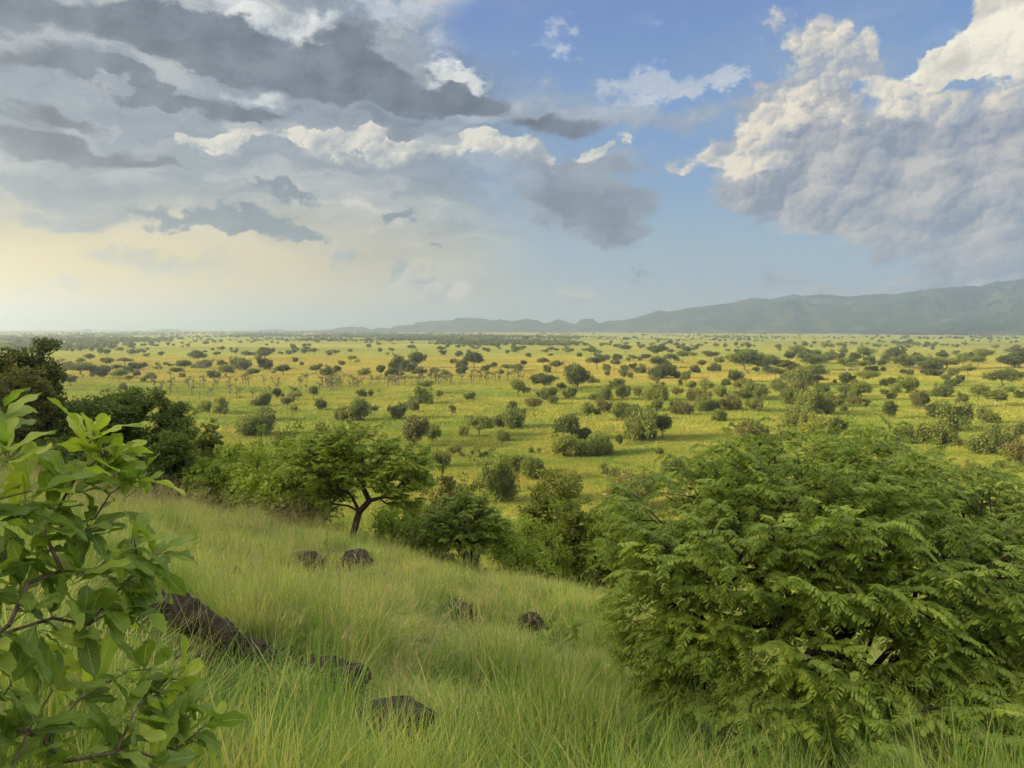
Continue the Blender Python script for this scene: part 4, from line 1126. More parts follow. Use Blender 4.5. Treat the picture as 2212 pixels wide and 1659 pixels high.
def plain_grass():
    rng = np.random.RandomState(17)
    def patch(seed, size, n, h, w):
        r = np.random.RandomState(seed)
        base = np.stack([r.uniform(-size / 2, size / 2, n), r.uniform(-size / 2, size / 2, n), np.full(n, -.1)], -1)
        V, Q, t = blades(r, base, h * r.uniform(.45, 1.15, n), w * r.uniform(.6, 1.2, n), .35 * r.rand(n), .3 * r.rand(n), 2, None, np.array([.3, 0, 0]))
        return mesh_np('patch', V, Q, 'plain_grass', {'tone': t})
    near = [patch(s, 3.4, 420, .95, .040) for s in range(6)]
    mid = [patch(s + 10, 9.0, 520, 1.0, .12) for s in range(6)]
    def ring(y0, y1, step, j):
        ys = np.arange(y0, y1, step); P = []
        for yy in ys:
            xs = np.arange(-0.78 * yy - 10, 0.78 * yy + 10, step)
            P.append(np.stack([xs + rng.uniform(-j, j, len(xs)), np.full(len(xs), yy) + rng.uniform(-j, j, len(xs))], -1))
        return np.concatenate(P)
    a, b = ring(62, 250, 3.0, .6), ring(250, 900, 8.0, 1.6)
    P = np.vstack([a, b])
    z = height(P[:, 0], P[:, 1])
    idx = np.concatenate([rng.randint(0, 6, len(a)), rng.randint(6, 12, len(b))]).astype(np.float32)
    keep = z < 5.0
    P, z, idx = P[keep], z[keep], idx[keep]
    n = len(P); print('plain patches', n)
    scl = rng.uniform(.8, 1.2, n) * (0.7 + 0.65 * vnoise(P[:, 0] * .06, P[:, 1] * .12, 4))
    scatter('savanna_grass', near + mid, np.column_stack([P, z]), np.stack([np.zeros(n), np.zeros(n), rng.uniform(0, 6.28, n)], -1), scl, idx, kind='stuff')


def distant_trees():
    rng = np.random.RandomState(23)
    pro = []
    for k, (form, W, H, tone) in enumerate([('round', 8, 6, D), ('mound', 9, 5, D), ('tree', 8, 8, D), ('flat', 13, 7, D), ('flat', 10, 7, O), ('tree', 7, 8, O), ('twin', 12, 7, D), ('open', 6, 6, O)]):
        li, cr = plant_meshes('far', form, W, H, 46, 7, 1.7, 1.2, 300 + k, clump_r=1.0, r_tip=.06, sides=3)
        # one mesh: limbs and crown together
        lv = np.empty(len(li.vertices) * 3, np.float32); li.vertices.foreach_get('co', lv)
        lq = np.empty(len(li.loops), np.int32); li.loops.foreach_get('vertex_index', lq)
        cv = np.empty(len(cr.vertices) * 3, np.float32); cr.vertices.foreach_get('co', cv)
        cq = np.empty(len(cr.loops), np.int32); cr.loops.foreach_get('vertex_index', cq)
        V = np.vstack([cv.reshape(-1, 3), lv.reshape(-1, 3)]); Q = np.vstack([cq.reshape(-1, 4), lq.reshape(-1, 4) + len(cv) // 3])
        tn = rng.rand(len(V)); pro.append(mesh_np('far_tree', V, Q, tone, {'tone': tn}))
    N = 80000
    v = rng.uniform(0.3, 60, N)                 # rows of the picture below the horizon
    y = EYE / (v / F_PX)
    x = rng.uniform(-0.80, 0.80, N) * y
    px = 1106 + x / y * F_PX
    den = fbm2(x / 260 + 40, y / 420 + 40, 61, 5)
    den2 = fbm2(x / 1500 + 90, y / 900 + 40, 67, 4)
    keep = (y > 900) & (y < 9500)
    prob = np.clip((den - .44) * 4.0, 0.02, 1) * np.clip((den2 - .34) * 3.5, .06, 1)
    prob *= np.where(v > 30, .45, 1.0) * np.where(px > 1250, np.where(v > 17, .30, .9), 1.0) * np.where((px > 1250) & (v > 9) & (v < 17), .35, 1.0)
    prob *= np.where(px < 1100, 1.7, 1.0)
    keep &= rng.rand(N) < prob * np.where(v < 20, 1.0, .7)
    # small crop close to the golden flat
    x, y = x[keep], y[keep]
    n = len(x); print('far trees', n)
    scl = rng.uniform(.55, 1.15, n) * (1 + .3 * (y > 4000)) * np.where(rng.rand(n) < .06, 1.5, 1)
    scatter('distant_trees', pro, np.stack([x, y, height(x, y) - .3], -1), np.stack([np.zeros(n), np.zeros(n), rng.uniform(0, 6.28, n)], -1), scl, rng.randint(0, len(pro), n).astype(np.float32), kind='stuff')

# ------------------------------------------------------------------ near plants of the hillside
def world_pt(px, py, d):
    v = pix_dir(px, py)
    return np.array([v[0] / v[1] * d, d, EYE + v[2] / v[1] * d])


def fronds(rng, pos, d, L, pairs, ll, lw, droop, tone, hang=0.45, stalk=0.0022):
    """feather-shaped leaves: a curved rib with paired oval leaflets hanging off it"""
    n = len(pos)
    up = np.array([0, 0, 1.0])
    d = unit(d); s = unit(np.cross(d, up) + 1e-6)
    L = L[:, None]
    def rib(t):
        return pos + d * L * t * (1 - .15 * t) + up * (-droop[:, None] * L * t * t)
    Vs, Ts = [], []
    for k in range(pairs):
        t = (k + 1.0) / (pairs + .3)
        p = rib(t); tan = unit(rib(t + .05) - rib(t - .05))
        size = (0.62 + 0.5 * math.sin(math.pi * min(1, t * 0.9 + .08))) * rng.uniform(.85, 1.15, (n, 1))
        for sg in (-1, 1):
            ld = unit(s * sg * rng.uniform(.55, 1.0, (n, 1)) + tan * rng.uniform(.15, .5, (n, 1)) - up * (hang + rng.normal(0, .22, (n, 1))))
            ls = unit(np.cross(ld, unit(up + s * sg * .4 + rng.normal(0, .25, (n, 3)))))
            nr = np.cross(ls, ld)
            ln = ll * size; wd = lw * size
            a = p; v = [a, a + ld * ln * .28 - ls * wd * .46 + nr * wd * .12, a + ld * ln * .72 - ls * wd * .5 + nr * wd * .12, a + ld * ln,
                        a + ld * ln * .72 + ls * wd * .5 + nr * wd * .12, a + ld * ln * .28 + ls * wd * .46 + nr * wd * .12]
            Vs.append(np.stack(v, 1)); Ts.append(np.clip(tone + rng.normal(0, .07, n), 0, 1))
    V = np.stack(Vs, 1)                        # n, leaflets, 6, 3
    m = n * len(Vs)
    b = (np.arange(m) * 6)[:, None]
    Q = np.concatenate([b + np.array([[0, 1, 2, 3]]), b + np.array([[0, 3, 4, 5]])])
    T = np.repeat(np.stack(Ts, 1).ravel(), 6)
    V = V.reshape(-1, 3)
    # ribs as slim three-sided stalks
    ts = np.linspace(0, 1, 5)
    P = [rib(t) for t in ts]
    p0 = np.concatenate(P[:-1]); p1 = np.concatenate(P[1:])
    r = np.concatenate([np.full(n, stalk * (1 - .55 * t)) for t in ts[:-1]]); r1 = np.concatenate([np.full(n, stalk * (1 - .55 * t)) for t in ts[1:]])
    tv, tq = tubes(p0, p1, r, r1, 3)
    return V, Q, T, tv, tq


def feathery_tree(name, label, base, trunk, lobes, n_spray, per, size, leaflet, tone, bark, seed, pairs=9, r_tip=0.0045, droop=(.1, .7), spray_len=.22, shell=0.5, seg=.35, group=None, skip=None):
    """tree whose crown is made of feather-shaped leaves on fine twigs; all coordinates are world metres"""
    rng = np.random.RandomState(seed)
    base = np.array(base, float)
    root = bpy.data.objects.new(name, None); COL.objects.link(root)
    root.location = base; root['label'] = label; root['category'] = 'tree'
    if group:
        root['group'] = group
    cp, cd = crown_points(rng, lobes, n_spray, shell)
    if skip is not None:
        k = skip(cp); cp, cd = cp[k], cd[k]
    n_spray = len(cp)
    sk = skeleton(rng, trunk, cp, r_tip, seg, .16, .47, .30)
    V, Q = tubes(*sk[:4], n=7)
    link('trunk', mesh_np(name + '_trunk', V - base, Q, bark, smooth=True), root)
    cen = np.array(trunk[-1])
    out = unit(unit(cp - cen) + .5 * cd)
    out[:, 2] = out[:, 2] * .55 + .12
    out = unit(out)
    tip = cp + out * spray_len * rng.uniform(.6, 1.5, (n_spray, 1)) * 1.0
    sag = np.array([0, 0, -1.0]) * spray_len * .12
    tv, tq = tubes(np.vstack([cp, (cp + tip) / 2 - sag]), np.vstack([(cp + tip) / 2 - sag, tip]), np.full(2 * n_spray, r_tip * .75), np.full(2 * n_spray, r_tip * .5), 4)
    # bare wiry twigs between the leaves
    m = n_spray
    a = cp[rng.randint(0, n_spray, m)]; b_ = a + unit(rng.normal(0, 1, (m, 3)) + np.array([0, 0, .2])) * spray_len * rng.uniform(.8, 2.2, (m, 1)); c = (a + b_) / 2 + rng.normal(0, .04, (m, 3))
    wv, wq = tubes(np.vstack([a, c]), np.vstack([c, b_]), np.full(2 * m, r_tip * .4), np.full(2 * m, r_tip * .25), 3)
    TV = np.vstack([tv, wv]); TQ = np.vstack([tq, wq + len(tv)])
    link('twigs', mesh_np(name + '_twigs', TV - base, TQ, 'twig_brown', smooth=True), root)
    # leaves along each twig
    i = np.repeat(np.arange(n_spray), per)
    f = np.tile(np.linspace(0, 1, per), n_spray)[:, None] + rng.uniform(-.08, .08, (n_spray * per, 1))
    P = cp[i] * (1 - f) + tip[i] * f + np.array([0, 0, 1.0]) * spray_len * .12 * 4 * f * (1 - f)
    sd = unit(np.cross(out, np.array([0, 0, 1.0])) + 1e-6)
    sgn = np.tile(np.where(np.arange(per) % 2 == 0, 1.0, -1.0), n_spray)[:, None]
    D = unit(out[i] * rng.uniform(.4, 1.1, (len(i), 1)) + sd[i] * sgn * rng.uniform(.2, 1.0, (len(i), 1)) + np.array([0, 0, 1.0]) * rng.uniform(-.25, .35, (len(i), 1)) + rng.normal(0, .12, (len(i), 3)))
    tn = np.clip(rng.beta(1.4, 2.6, n_spray)[i] * .8 + rng.uniform(0, .2, len(i)) + (rng.rand(n_spray) < .14)[i] * .45, 0, 1)
    V, Q, T, rv, rq = fronds(rng, P, D, size * rng.uniform(.7, 1.2, len(i)), pairs, leaflet[0], leaflet[1], rng.uniform(droop[0], droop[1], len(i)), tn)
    link('crown', mesh_np(name + '_crown', V - base, Q, tone, {'tone': T}), root)
    link('leaf_stalks', mesh_np(name + '_stalks', rv - base, rq, 'twig_green'), root)
    return root


def px_lobes(spec):
    """crown lobes given as column, row, depth and half sizes; returned in metres"""
    out = []
    for (px, py, d, rx, ry, rd) in spec:
        p = world_pt(px, py, d)
        out.append((p[0], p[1], p[2], rx / F_PX * d, rd, ry / F_PX * d))
    return out


def hero_trees():
    bx, by, bz = at_dist(1748, 6.3)
    fork = world_pt(1745, 1452, 6.4)
    trunk = [(bx, by, bz - .15), (bx + .03, by, (bz + fork[2]) / 2), tuple(fork)]
    lob = px_lobes([(1575, 1135, 6.9, 170, 105, 1.1), (1445, 1180, 6.4, 100, 95, .7), (1730, 1050, 7.4, 190, 70, 1.0), (1890, 1040, 7.2, 110, 66, .9), (1780, 1150, 6.3, 240, 120, 1.1),
                    (2040, 1140, 6.8, 190, 90, 1.0), (2190, 1180, 6.9, 140, 96, 1.0), (1485, 1290, 6.1, 105, 85, .7), (1500, 1420, 5.9, 110, 70, .5), (1660, 1290, 5.8, 170, 80, .6), (1600, 1210, 5.7, 190, 70, .5),
                    (1850, 1260, 5.6, 200, 90, .6), (2060, 1260, 5.7, 190, 100, .6), (1960, 1360, 5.8, 200, 90, .7), (1900, 1470, 5.3, 200, 60, .5), (2080, 1440, 5.4, 150, 70, .5), (1610, 1370, 5.7, 130, 50, .4), (1560, 1500, 5.6, 70, 36, .3),
                    (1770, 1590, 4.8, 130, 44, .35), (1950, 1580, 4.7, 190, 60, .45), (2140, 1590, 4.8, 110, 56, .4), (1950, 995, 7.0, 40, 26, .3), (1710, 990, 7.2, 60, 20, .4), (1430, 1350, 6.0, 55, 60, .4), (1470, 1480, 5.8, 70, 40, .3), (1700, 1440, 5.3, 130, 44, .35), (1800, 1430, 5.2, 120, 40, .3), (1790, 1500, 5.1, 130, 40, .3), (1640, 1560, 5.0, 50, 26, .25), (2120, 1500, 5.0, 120, 50, .4)])
    def skip(p):
        # an opening round the fork lets the limbs and the grass behind show
        q = (p - np.array([0, 0, EYE])); col = 1106 + q[:, 0] / q[:, 1] * F_PX; row = 708 - q[:, 2] / q[:, 1] * F_PX
        return ~((np.hypot((col - 1640) / 50, (row - 1490) / 28) < 1) | (np.hypot((col - 1720) / 42, (row - 1400) / 28) < 1) | (np.hypot((col - 1880) / 60, (row - 1420) / 36) < 1) | (np.hypot((col - 1990) / 50, (row - 1220) / 26) < 1))
    feathery_tree('tree', 'big feathery-leaved tree filling the lower right corner, drooping sprays and black limbs', (bx, by, bz), trunk, lob, 930, 6, .31, (.052, .0185), 'leaf_frond', 'bark_dark', 41, pairs=12, r_tip=.0045, skip=skip)
    # its darker neighbour at the right edge, mostly outside the view
    bx, by, bz = at_dist(2250, 7.6)
    fork = world_pt(2200, 1490, 7.2)
    trunk = [(bx, by, bz - .15), tuple((np.array([bx, by, bz]) + fork) / 2 + np.array([.12, 0, .1])), tuple(fork)]
    lob = px_lobes([(2150, 1330, 7.8, 120, 120, .7), (2270, 1280, 7.6, 130, 110, .8), (2080, 1420, 7.4, 90, 50, .5), (2350, 1400, 7.4, 130, 120, .9), (2180, 1440, 8.2, 120, 60, .5)])
    feathery_tree('tree', 'dark broad-leaved tree at the right edge, behind the lower sprays of the big feathery tree', (bx, by, bz), trunk, lob, 170, 6, .25, (.075, .036), 'leaf_deep', 'bark_dark', 43, pairs=6, r_tip=.006)


def broad_leaves(rng, org, d, nrm, L, W, curl, tone):
    n = len(org); nu, nv = 13, 7
    u = np.linspace(0, 1, nu); v = np.linspace(-1, 1, nv)
    d = unit(d); s = unit(np.cross(d, nrm)); nn = np.cross(s, d)
    prof = (u ** .62) * (1 - u ** 2.6) ** .62; prof = prof / prof.max()
    U, Vv = np.meshgrid(u, v, indexing='ij')
    w = prof[None, :, None] * W[:, None, None] * .5 * np.ones((n, nu, nv))
    # insect bites and an uneven rim
    for side in (-1, 1):
        for _ in range(2):
            u0 = rng.uniform(.3, 1.0, (n, 1)); dep = rng.uniform(0, .62, (n, 1)) * (rng.rand(n, 1) < .5)
            nt = 1 - dep * np.exp(-((u[None] - u0) / rng.uniform(.04, .10, (n, 1))) ** 2)
            m = (np.sign(v) == side)
            w[:, :, m] *= nt[:, :, None]
    w = w * (1 + .05 * np.sin(U[None] * 26 + rng.uniform(0, 6, (n, 1, 1))))
    L3 = L[:, None, None]
    tip_cut = 1 - .12 * (rng.rand(n, 1, 1) < .35) * np.abs(Vv)[None]
    along = U[None] * L3 * tip_cut
    hgt = np.abs(Vv)[None] * w * rng.uniform(.1, .45, (n, 1, 1)) - curl[:, None, None] * L3 * U[None] ** 2 + .05 * L3 * np.sin(U[None] * 13 + rng.uniform(0, 6, (n, 1, 1)) + Vv[None] * 2) * np.abs(Vv)[None] * .8
    X = org[:, None, None, :] + d[:, None, None, :] * along[..., None] + s[:, None, None, :] * (Vv[None] * w)[..., None] + nn[:, None, None, :] * hgt[..., None]
    b = (np.arange(n) * nu * nv)[:, None, None]; i = (np.arange(nu - 1) * nv)[None, :, None]; j = np.arange(nv - 1)[None, None]
    Q = np.stack([b + i + j, b + i + j + 1, b + i + nv + j + 1, b + i + nv + j], -1).reshape(-1, 4)
    uv = np.broadcast_to(np.stack([U, Vv, 0 * U], -1)[None], (n, nu, nv, 3)).reshape(-1, 3)
    return X.reshape(-1, 3), Q, np.repeat(tone, nu * nv), uv


def leaf_plant(name, label, base, trunk, cents, outs, per, L, W, seed, r_tip, bark, category='shrub', bright=None):
    rng = np.random.RandomState(seed)
    base = np.array(base, float)
    root = bpy.data.objects.new(name, None); COL.objects.link(root)
    root.location = base; root['label'] = label; root['category'] = category
    sk = skeleton(rng, trunk, cents, r_tip, .14, .10, .42, .3)
    n = len(cents)
    i = np.repeat(np.arange(n), per); m = len(i)
    out = unit(outs)[i]
    rd = unit(rng.normal(0, 1, (m, 3)))
    perp = unit(rd - out * (rd * out).sum(-1, keepdims=True))
    ang = np.radians(rng.uniform(25, 100, (m, 1)))
    D = unit(out * np.cos(ang) + perp * np.sin(ang) + np.array([0, 0, .10]))
    # blades turn their face to the light above
    nr = unit(out * .6 + np.array([0, 0, .8]) + rng.normal(0, .45, (m, 3)))
    st = cents[i] - out * rng.uniform(0, .09, (m, 1))
    pet = L * .18
    org = st + D * pet
    ln = L * rng.uniform(.62, 1.18, m); wd = W * rng.uniform(.8, 1.2, m) * (ln / L)
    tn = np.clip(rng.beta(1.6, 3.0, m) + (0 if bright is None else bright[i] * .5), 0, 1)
    V, Q, T, uv = broad_leaves(rng, org, D, nr, ln, wd, rng.uniform(-.05, .45, m), tn)
    me = mesh_np(name + '_leaves', V - base, Q, 'broad_leaf', {'tone': T, 'leafuv': uv}, smooth=True)
    link('leaves', me, root)
    pv, pq = tubes(st, org + D * L * .05, np.full(m, L * .012), np.full(m, L * .009), 4)
    V, Q = tubes(*sk[:4], n=7)
    nb = len(Q)                                    # wood first, then the green leaf stalks growing from it
    me = mesh_np(name + '_branches', np.vstack([V, pv]) - base, np.vstack([Q, pq + len(V)]), bark, smooth=True)
    me.materials.append(MATS['twig_green'])
    mi = np.zeros(len(me.polygons), np.int32); mi[nb:] = 1
    me.polygons.foreach_set('material_index', mi)
    link('branches', me, root)
    return root


def near_shrubs():
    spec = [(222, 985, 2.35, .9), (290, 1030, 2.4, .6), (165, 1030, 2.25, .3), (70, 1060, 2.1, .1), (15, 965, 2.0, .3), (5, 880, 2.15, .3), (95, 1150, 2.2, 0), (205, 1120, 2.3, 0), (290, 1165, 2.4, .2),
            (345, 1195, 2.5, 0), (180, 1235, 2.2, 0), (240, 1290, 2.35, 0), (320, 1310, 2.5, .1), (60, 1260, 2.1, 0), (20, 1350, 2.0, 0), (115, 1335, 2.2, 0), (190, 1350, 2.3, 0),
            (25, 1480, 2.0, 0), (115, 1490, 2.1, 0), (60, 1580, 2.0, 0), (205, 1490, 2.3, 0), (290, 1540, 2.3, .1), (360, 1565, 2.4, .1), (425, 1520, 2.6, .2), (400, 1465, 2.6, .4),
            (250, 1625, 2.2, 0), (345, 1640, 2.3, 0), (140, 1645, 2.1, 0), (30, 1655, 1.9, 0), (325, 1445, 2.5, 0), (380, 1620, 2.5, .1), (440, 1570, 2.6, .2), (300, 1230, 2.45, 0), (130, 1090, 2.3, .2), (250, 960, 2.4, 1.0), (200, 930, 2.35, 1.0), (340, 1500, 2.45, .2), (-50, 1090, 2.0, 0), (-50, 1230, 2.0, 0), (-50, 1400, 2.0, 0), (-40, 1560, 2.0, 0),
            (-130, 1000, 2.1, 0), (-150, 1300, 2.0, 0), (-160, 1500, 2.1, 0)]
    c = np.array([world_pt(a, b, d) for a, b, d, _ in spec])
    bx, by = -2.0, 1.75; bz = float(height(bx, by))
    fork = np.array([-1.75, 1.95, EYE - 1.1])
    outs = unit(c - fork) * .7 + np.array([.25, 0, .45]) + np.array([[0, 0, (.9 if b < 1060 else 0.0)] for _, b, _, _ in spec])
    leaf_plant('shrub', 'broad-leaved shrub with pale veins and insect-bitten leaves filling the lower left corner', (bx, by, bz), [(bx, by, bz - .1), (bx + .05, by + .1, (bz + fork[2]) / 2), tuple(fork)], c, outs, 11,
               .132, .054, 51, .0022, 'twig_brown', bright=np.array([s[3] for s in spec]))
    # small leafy sapling standing in the grass
    gx, gy, gz = ground_hit(1215, 1455)
    cs = np.array([[gx + a, gy + b, gz + h] for a, b, h in ((-.24, 0, .50), (-.05, .1, .60), (.14, 0, .66), (.26, .05, .72), (.02, -.12, .5), (.2, -.05, .52), (-.14, -.05, .42))])
    leaf_plant('sapling', 'small leafy sapling standing in the grass beside the rounded dark rock', (gx, gy, gz), [(gx, gy, gz - .05), (gx, gy, gz + .25)], cs, cs - np.array([gx, gy, gz]), 7, .15, .07, 52, .006, 'twig_green', 'sapling')


def brow_plant(label, px, top, base_row, w, d, form, tone, seed, leaf=(.11, .055), n_clump=230, per=60, bark='bark_dark', name=None, lobes=None, r_tip=.012, core=.5, clump=None):
    """plant on or just beyond the brow of the hill, sized from its outline in the photograph"""
    x, y, z = at_dist(px, d)
    topz = EYE + pix_dir(px, top)[2] / pix_dir(px, top)[1] * d
    H = topz - z; W = w / F_PX * d
    is_bush = form in ('round', 'mound', 'twin')
    nm = name or ('bush' if is_bush else 'tree')
    scale_fix = {'round': 1.0, 'mound': 1.0, 'twin': 1.0, 'tree': 1.0, 'flat': 1.0, 'open': 1.0}[form]
    li, cr = plant_meshes(nm, form, W * 1.02, H, n_clump, per, leaf[0], leaf[1], seed, clump_r=clump or .075 * W, r_tip=r_tip, sides=6, core=core, lobes=lobes)
    v_ = np.empty(len(cr.vertices) * 3, np.float32); cr.vertices.foreach_get('co', v_); v_ = v_.reshape(-1, 3)
    ex = max(np.percentile(v_[:, 0], 98) - np.percentile(v_[:, 0], 2), 1e-3); hz = np.percentile(v_[:, 2], 99)
    root = bpy.data.objects.new(nm, None); COL.objects.link(root)
    root.location = (x, y, z); root['label'] = label; root['category'] = nm
    root.scale = (W / ex, W / ex, H / hz)
    a = link('stems' if is_bush else 'trunk', li, root); a.material_slots[0].link = 'OBJECT'; a.material_slots[0].material = MATS[bark]
    b = link('foliage' if is_bush else 'crown', cr, root); b.material_slots[0].link = 'OBJECT'; b.material_slots[0].material = MATS[tone]
    return root


def brow_plants():
    # the leaning forked tree
    d = 26.5
    bx, by, bz = at_dist(762, d)
    w = lambda a, b, dd=d: tuple(world_pt(a, b, dd))
    trunk = [(bx, by, bz - .3), w(762, 1160), w(776, 1105)]
    lob = px_lobes([(700, 985, d, 58, 40, .8), (780, 962, d, 75, 36, .9), (868, 1000, d - .4, 52, 42, .8), (890, 1035, d, 36, 28, .6), (740, 1020, d - .3, 50, 34, .6), (660, 1010, d + .3, 26, 30, .5), (810, 1010, d + .4, 44, 34, .7), (860, 1070, d, 44, 26, .5), (715, 1060, d, 36, 30, .5), (790, 1040, d - .8, 60, 26, .4), (700, 1025, d - .8, 50, 34, .4), (840, 1040, d - .8, 50, 26, .4)])
    feathery_tree('tree', 'leaning tree with dark forked trunk and bright feathery crown on the brow of the hill', (bx, by, bz), trunk, lob, 460, 6, .34, (.10, .042), 'leaf_shade', 'bark_dark', 61, pairs=6, r_tip=.0065, spray_len=.26, seg=.5, droop=(.1, .6))
    d = 29.0
    bx, by, bz = at_dist(1008, d)
    w = lambda a, b, dd=d: tuple(world_pt(a, b, dd))
    trunk = [(bx, by, bz - .3), w(1010, 1200), w(1012, 1180)]
    lob = px_lobes([(1005, 1120, d, 72, 40, 1.0), (960, 1150, d, 40, 34, .7), (1050, 1140, d, 44, 34, .7), (1010, 1092, d, 46, 26, .7), (1000, 1165, d - .5, 60, 22, .5)])
    feathery_tree('tree', 'small round feathery tree with black stems, right of the leaning forked tree', (bx, by, bz), trunk, lob, 260, 6, .30, (.10, .042), 'leaf_shade', 'bark_dark', 62, pairs=6, r_tip=.012, spray_len=.24, seg=.5)
    P = brow_plant
    P('broad mottled green bush immediately left of the leaning forked tree', 632, 962, 1120, 225, 28.5, 'round', 'leaf_shade', 201, (.15, .085), 260, 60)
    P('yellow-green bush peeping over the mottled bush left of the forked tree', 610, 932, 1080, 190, 36, 'mound', 'leaf_light', 202, (.14, .07), 220, 55)
    P('light green bush between the dark left trees and the mottled bush', 495, 958, 1090, 150, 33, 'mound', 'leaf_shade', 203, (.13, .065), 220, 55)
    P('rounded light green bush low in the gap left of the mottled bush', 470, 1000, 1090, 110, 31, 'round', 'leaf_shade', 213, (.12, .06), 180, 50)
    P('dark spreading tree with crooked open limbs, left of the light green bush', 318, 848, 1010, 150, 36, 'tree', 'leaf_deep', 204, (.12, .06), 280, 75, r_tip=.014)
    P('wide dark tree between the crooked-limbed tree and the left edge', 165, 858, 1010, 200, 35, 'tree', 'leaf_deep', 205, (.12, .06), 300, 80)
    P('tall very dark tree rising at the left edge above all others', 22, 752, 960, 170, 33, 'mound', 'leaf_dark', 206, (.13, .07), 340, 90)
    P('brownish-olive twiggy tree in front of the very dark tree at the left edge', 52, 800, 960, 120, 30, 'tree', 'leaf_brown', 207, (.09, .045), 200, 50, bark='bark_grey')
    P('low dark tree with arching bare limbs, below the crooked-limbed tree', 372, 938, 1050, 105, 31.5, 'tree', 'leaf_deep', 208, (.12, .055), 170, 55, r_tip=.016)
    P('small bright round tree beside the low dark arching tree', 437, 918, 1000, 60, 42, 'tree', 'leaf_light', 209, (.13, .065), 120, 45)
    P('grey-olive dome-shaped bush behind the small bright round tree', 410, 882, 970, 84, 50, 'round', 'leaf_olive', 210, (.15, .075), 150, 45)
    P('dark bush under the crooked-limbed tree, behind the dry grass stems', 285, 975, 1060, 150, 31, 'mound', 'leaf_deep', 211, (.12, .06), 200, 50)
    P('dark bush behind the shrub leaves at the far left', 110, 930, 1030, 190, 30, 'mound', 'leaf_deep', 212, (.12, .06), 200, 50)
    P('grey-green low bush between the forked tree and the round feathery tree', 862, 1092, 1185, 150, 30.5, 'mound', 'leaf_shade', 214, (.11, .05), 220, 50)
    P('tall yellow-green shrub with upright leafy shoots, right of the round feathery tree', 1200, 1022, 1200, 125, 37, 'round', 'leaf_light', 215, (.17, .085), 200, 45)
    P('fine-leaved green bush directly below the tall yellow-green shrub', 1165, 1112, 1240, 190, 30, 'mound', 'leaf_shade', 216, (.10, .048), 260, 60)
    P('pale green bush squeezed between the fine-leaved bush and the big feathery tree', 1275, 1085, 1250, 105, 31, 'round', 'leaf_light', 217, (.12, .06), 180, 50)
    P('bright bush touching the left side of the big feathery tree', 1330, 1120, 1260, 110, 29, 'round', 'leaf_shade', 220, (.12, .06), 180, 50)
    P('brown-tinged rounded bush behind the round feathery tree', 925, 1015, 1150, 120, 44, 'mound', 'leaf_brown', 218, (.15, .08), 200, 50, bark='bark_grey')
    P('olive sunlit bush overlapping the top of the round feathery tree', 985, 1040, 1150, 120, 46, 'mound', 'leaf_olive', 219, (.15, .08), 200, 50, bark='bark_grey')
    P('small sunlit yellow bush against the upper left of the big feathery tree', 1425, 1068, 1150, 100, 48, 'mound', 'leaf_light', 221, (.15, .08), 160, 45)


def rock(px, py, w, h, seed, label, squash=1.0, name='rock', clear=.75, sink=.35, turn=None):
    import bmesh
    x, y, z = ground_hit(px, py)
    Wm = w / F_PX * math.hypot(x, y); Hm = h / F_PX * math.hypot(x, y)
    rng = np.random.RandomState(seed)
    bm = bmesh.new(); bmesh.ops.create_icosphere(bm, subdivisions=5, radius=1.0)
    P = np.array([v.co[:] for v in bm.verts]); n = P.copy()
    R = np.ones(len(P))
    for _ in range(15):                           # broken flat faces
        d = unit(rng.normal(0, 1, 3) * np.array([1, 1, .8])); c = rng.uniform(.55, .92)
        dt = n @ d
        R = np.where(dt > 1e-3, np.minimum(R, c / np.maximum(dt, 1e-3)), R)
    R += .34 * (fbm2(n[:, 0] * 1.8 + n[:, 2] * 1.3 + 9, n[:, 1] * 1.8 + n[:, 2] * .7 + seed, seed, 5, True) - .6)
    R += .10 * (fbm2(n[:, 0] * 16 + n[:, 2] * 13, n[:, 1] * 16 - n[:, 2] * 11 + seed, seed + 15, 3, True) - .5)
    R += .20 * (fbm2(n[:, 0] * 6 + n[:, 2] * 5 + 9, n[:, 1] * 6 - n[:, 2] * 4 + seed, seed + 5, 4) - .5)
    P = n * R[:, None]
    P[:, 2] = np.round(P[:, 2] * 3.5 + .5 * fbm2(P[:, 0] * 3 + 7, P[:, 1] * 3 + 7, seed, 3)) / 3.5 * .35 + P[:, 2] * .65      # broken into beds
    P = P * np.array([Wm * .55, Wm * .5 * squash, Hm * .75])
    for v, p in zip(bm.verts, P):
        v.co = p
    me = bpy.data.meshes.new(name); bm.to_mesh(me); bm.free()
    me.polygons.foreach_set('use_smooth', np.ones(len(me.polygons), bool)); me.materials.append(MATS['rock_mat'])
    link(name, me, None, (x, y, z + Hm * sink), label=label, category='rock').rotation_euler = (rng.uniform(-.15, .15), rng.uniform(-.15, .15), rng.uniform(0, 6) if turn is None else turn)
    ROCK_SPOTS.append((x, y - .1 * clear, Wm * .5 + .05))
    for k in (0.25, 0.5, 0.75, 1.0, 1.25):
        ROCK_SPOTS.append((x * (1 - k * clear / y), y - k * clear, Wm * .48))


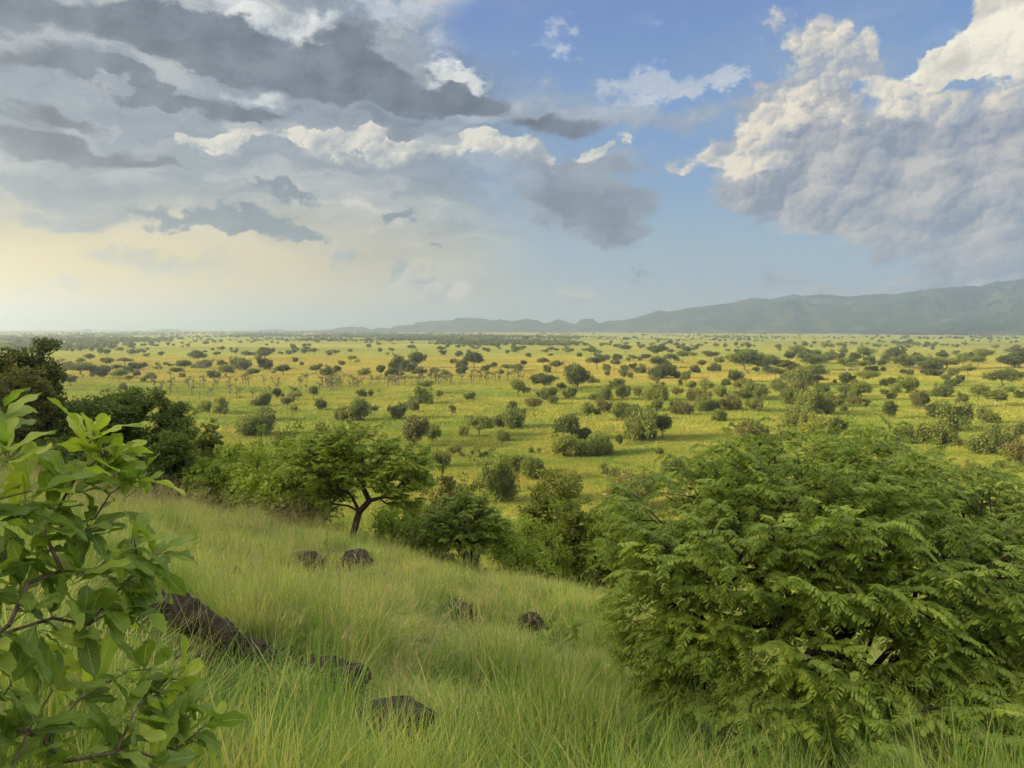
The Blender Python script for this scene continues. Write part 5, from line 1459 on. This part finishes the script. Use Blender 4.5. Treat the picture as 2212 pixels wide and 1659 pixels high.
def rocks():
    rock(655, 1222, 84, 34, 1, 'jagged dark brown rock, left one of a pair on the grassy brow')
    rock(775, 1230, 90, 36, 2, 'wedge-shaped dark rock, right one of a pair below the leaning forked tree')
    rock(985, 1330, 76, 32, 3, 'knobbly dark rock half buried in grass, middle of the slope')
    rock(935, 1338, 50, 26, 13, 'low flat brown rock touching the knobbly half-buried rock')
    rock(1150, 1358, 64, 34, 4, 'rounded dark rock beside the small leafy sapling')
    rock(1256, 1345, 22, 24, 5, 'tiny dark stone tip showing above the small leafy sapling')
    rock(517, 1285, 34, 56, 6, 'narrow upright dark rock behind grass, left of the brow rocks')
    a, b = ground_hit(260, 1300), ground_hit(580, 1440)
    along = math.atan2(b[1] - a[1], b[0] - a[0])
    for k, (px, py, w, h, lab) in enumerate([
            (262, 1300, 120, 40, 'dark rock at the upper end of the long ledge, beside the shrub leaves'),
            (330, 1322, 150, 52, 'second rock down the long dark ledge, just below its upper end'),
            (400, 1352, 170, 60, 'thickest dark rock in the middle of the long ledge on the left slope'),
            (470, 1388, 160, 56, 'ragged dark rock just below the thickest one of the long ledge'),
            (545, 1424, 150, 48, 'sloping dark rock at the lower end of the long ledge')]):
        rock(px, py, w, h, 70 + k, lab, .42, clear=2.0, sink=.3, turn=along + .1 * (k % 3 - 1))
    rock(735, 1488, 190, 66, 10, 'broad dark boulder sunk in grass below the ledge, bottom centre', .6, clear=2.0, turn=along)
    rock(845, 1586, 230, 74, 11, 'blackish boulder nearest the bottom edge, under the drooping grass', .6, clear=1.6, turn=along)
    rock(130, 1420, 100, 60, 12, 'dark rock glimpsed between the leaves of the broad-leaved shrub', .8)
    rock(1545, 1640, 150, 60, 14, 'reddish-dark low rock under the left sprays of the big feathery tree', .8, clear=.8)

# ------------------------------------------------------------------ haze
def build_haze():
    s, top, bot = 41000.0, 440.0, -8.0
    V = [(-s, -s, bot), (s, -s, bot), (s, s, bot), (-s, s, bot), (-s, -s, top), (s, -s, top), (s, s, top), (-s, s, top)]
    F = [(0, 3, 2, 1), (4, 5, 6, 7), (0, 1, 5, 4), (1, 2, 6, 5), (2, 3, 7, 6), (3, 0, 4, 7)]
    m, T = new_mat('haze_mat')
    v = T.n('ShaderNodeVolumePrincipled')
    v.inputs['Color'].default_value = (0.60, 0.73, 0.97, 1)
    v.inputs['Density'].default_value = HAZE
    v.inputs['Anisotropy'].default_value = 0.70
    out = T.n('ShaderNodeOutputMaterial'); T.link(v.outputs[0], out.inputs['Volume'])
    link('haze', mesh_np('haze', V, F, 'haze_mat'), kind='stuff')


HAZE = 0.00016

build_ground()
build_mountains()
build_haze()
protos()
place_plain_plants()
write_labels()
plain_grass()
distant_trees()
rocks()
hero_trees()
near_shrubs()
brow_plants()
slope_grass()
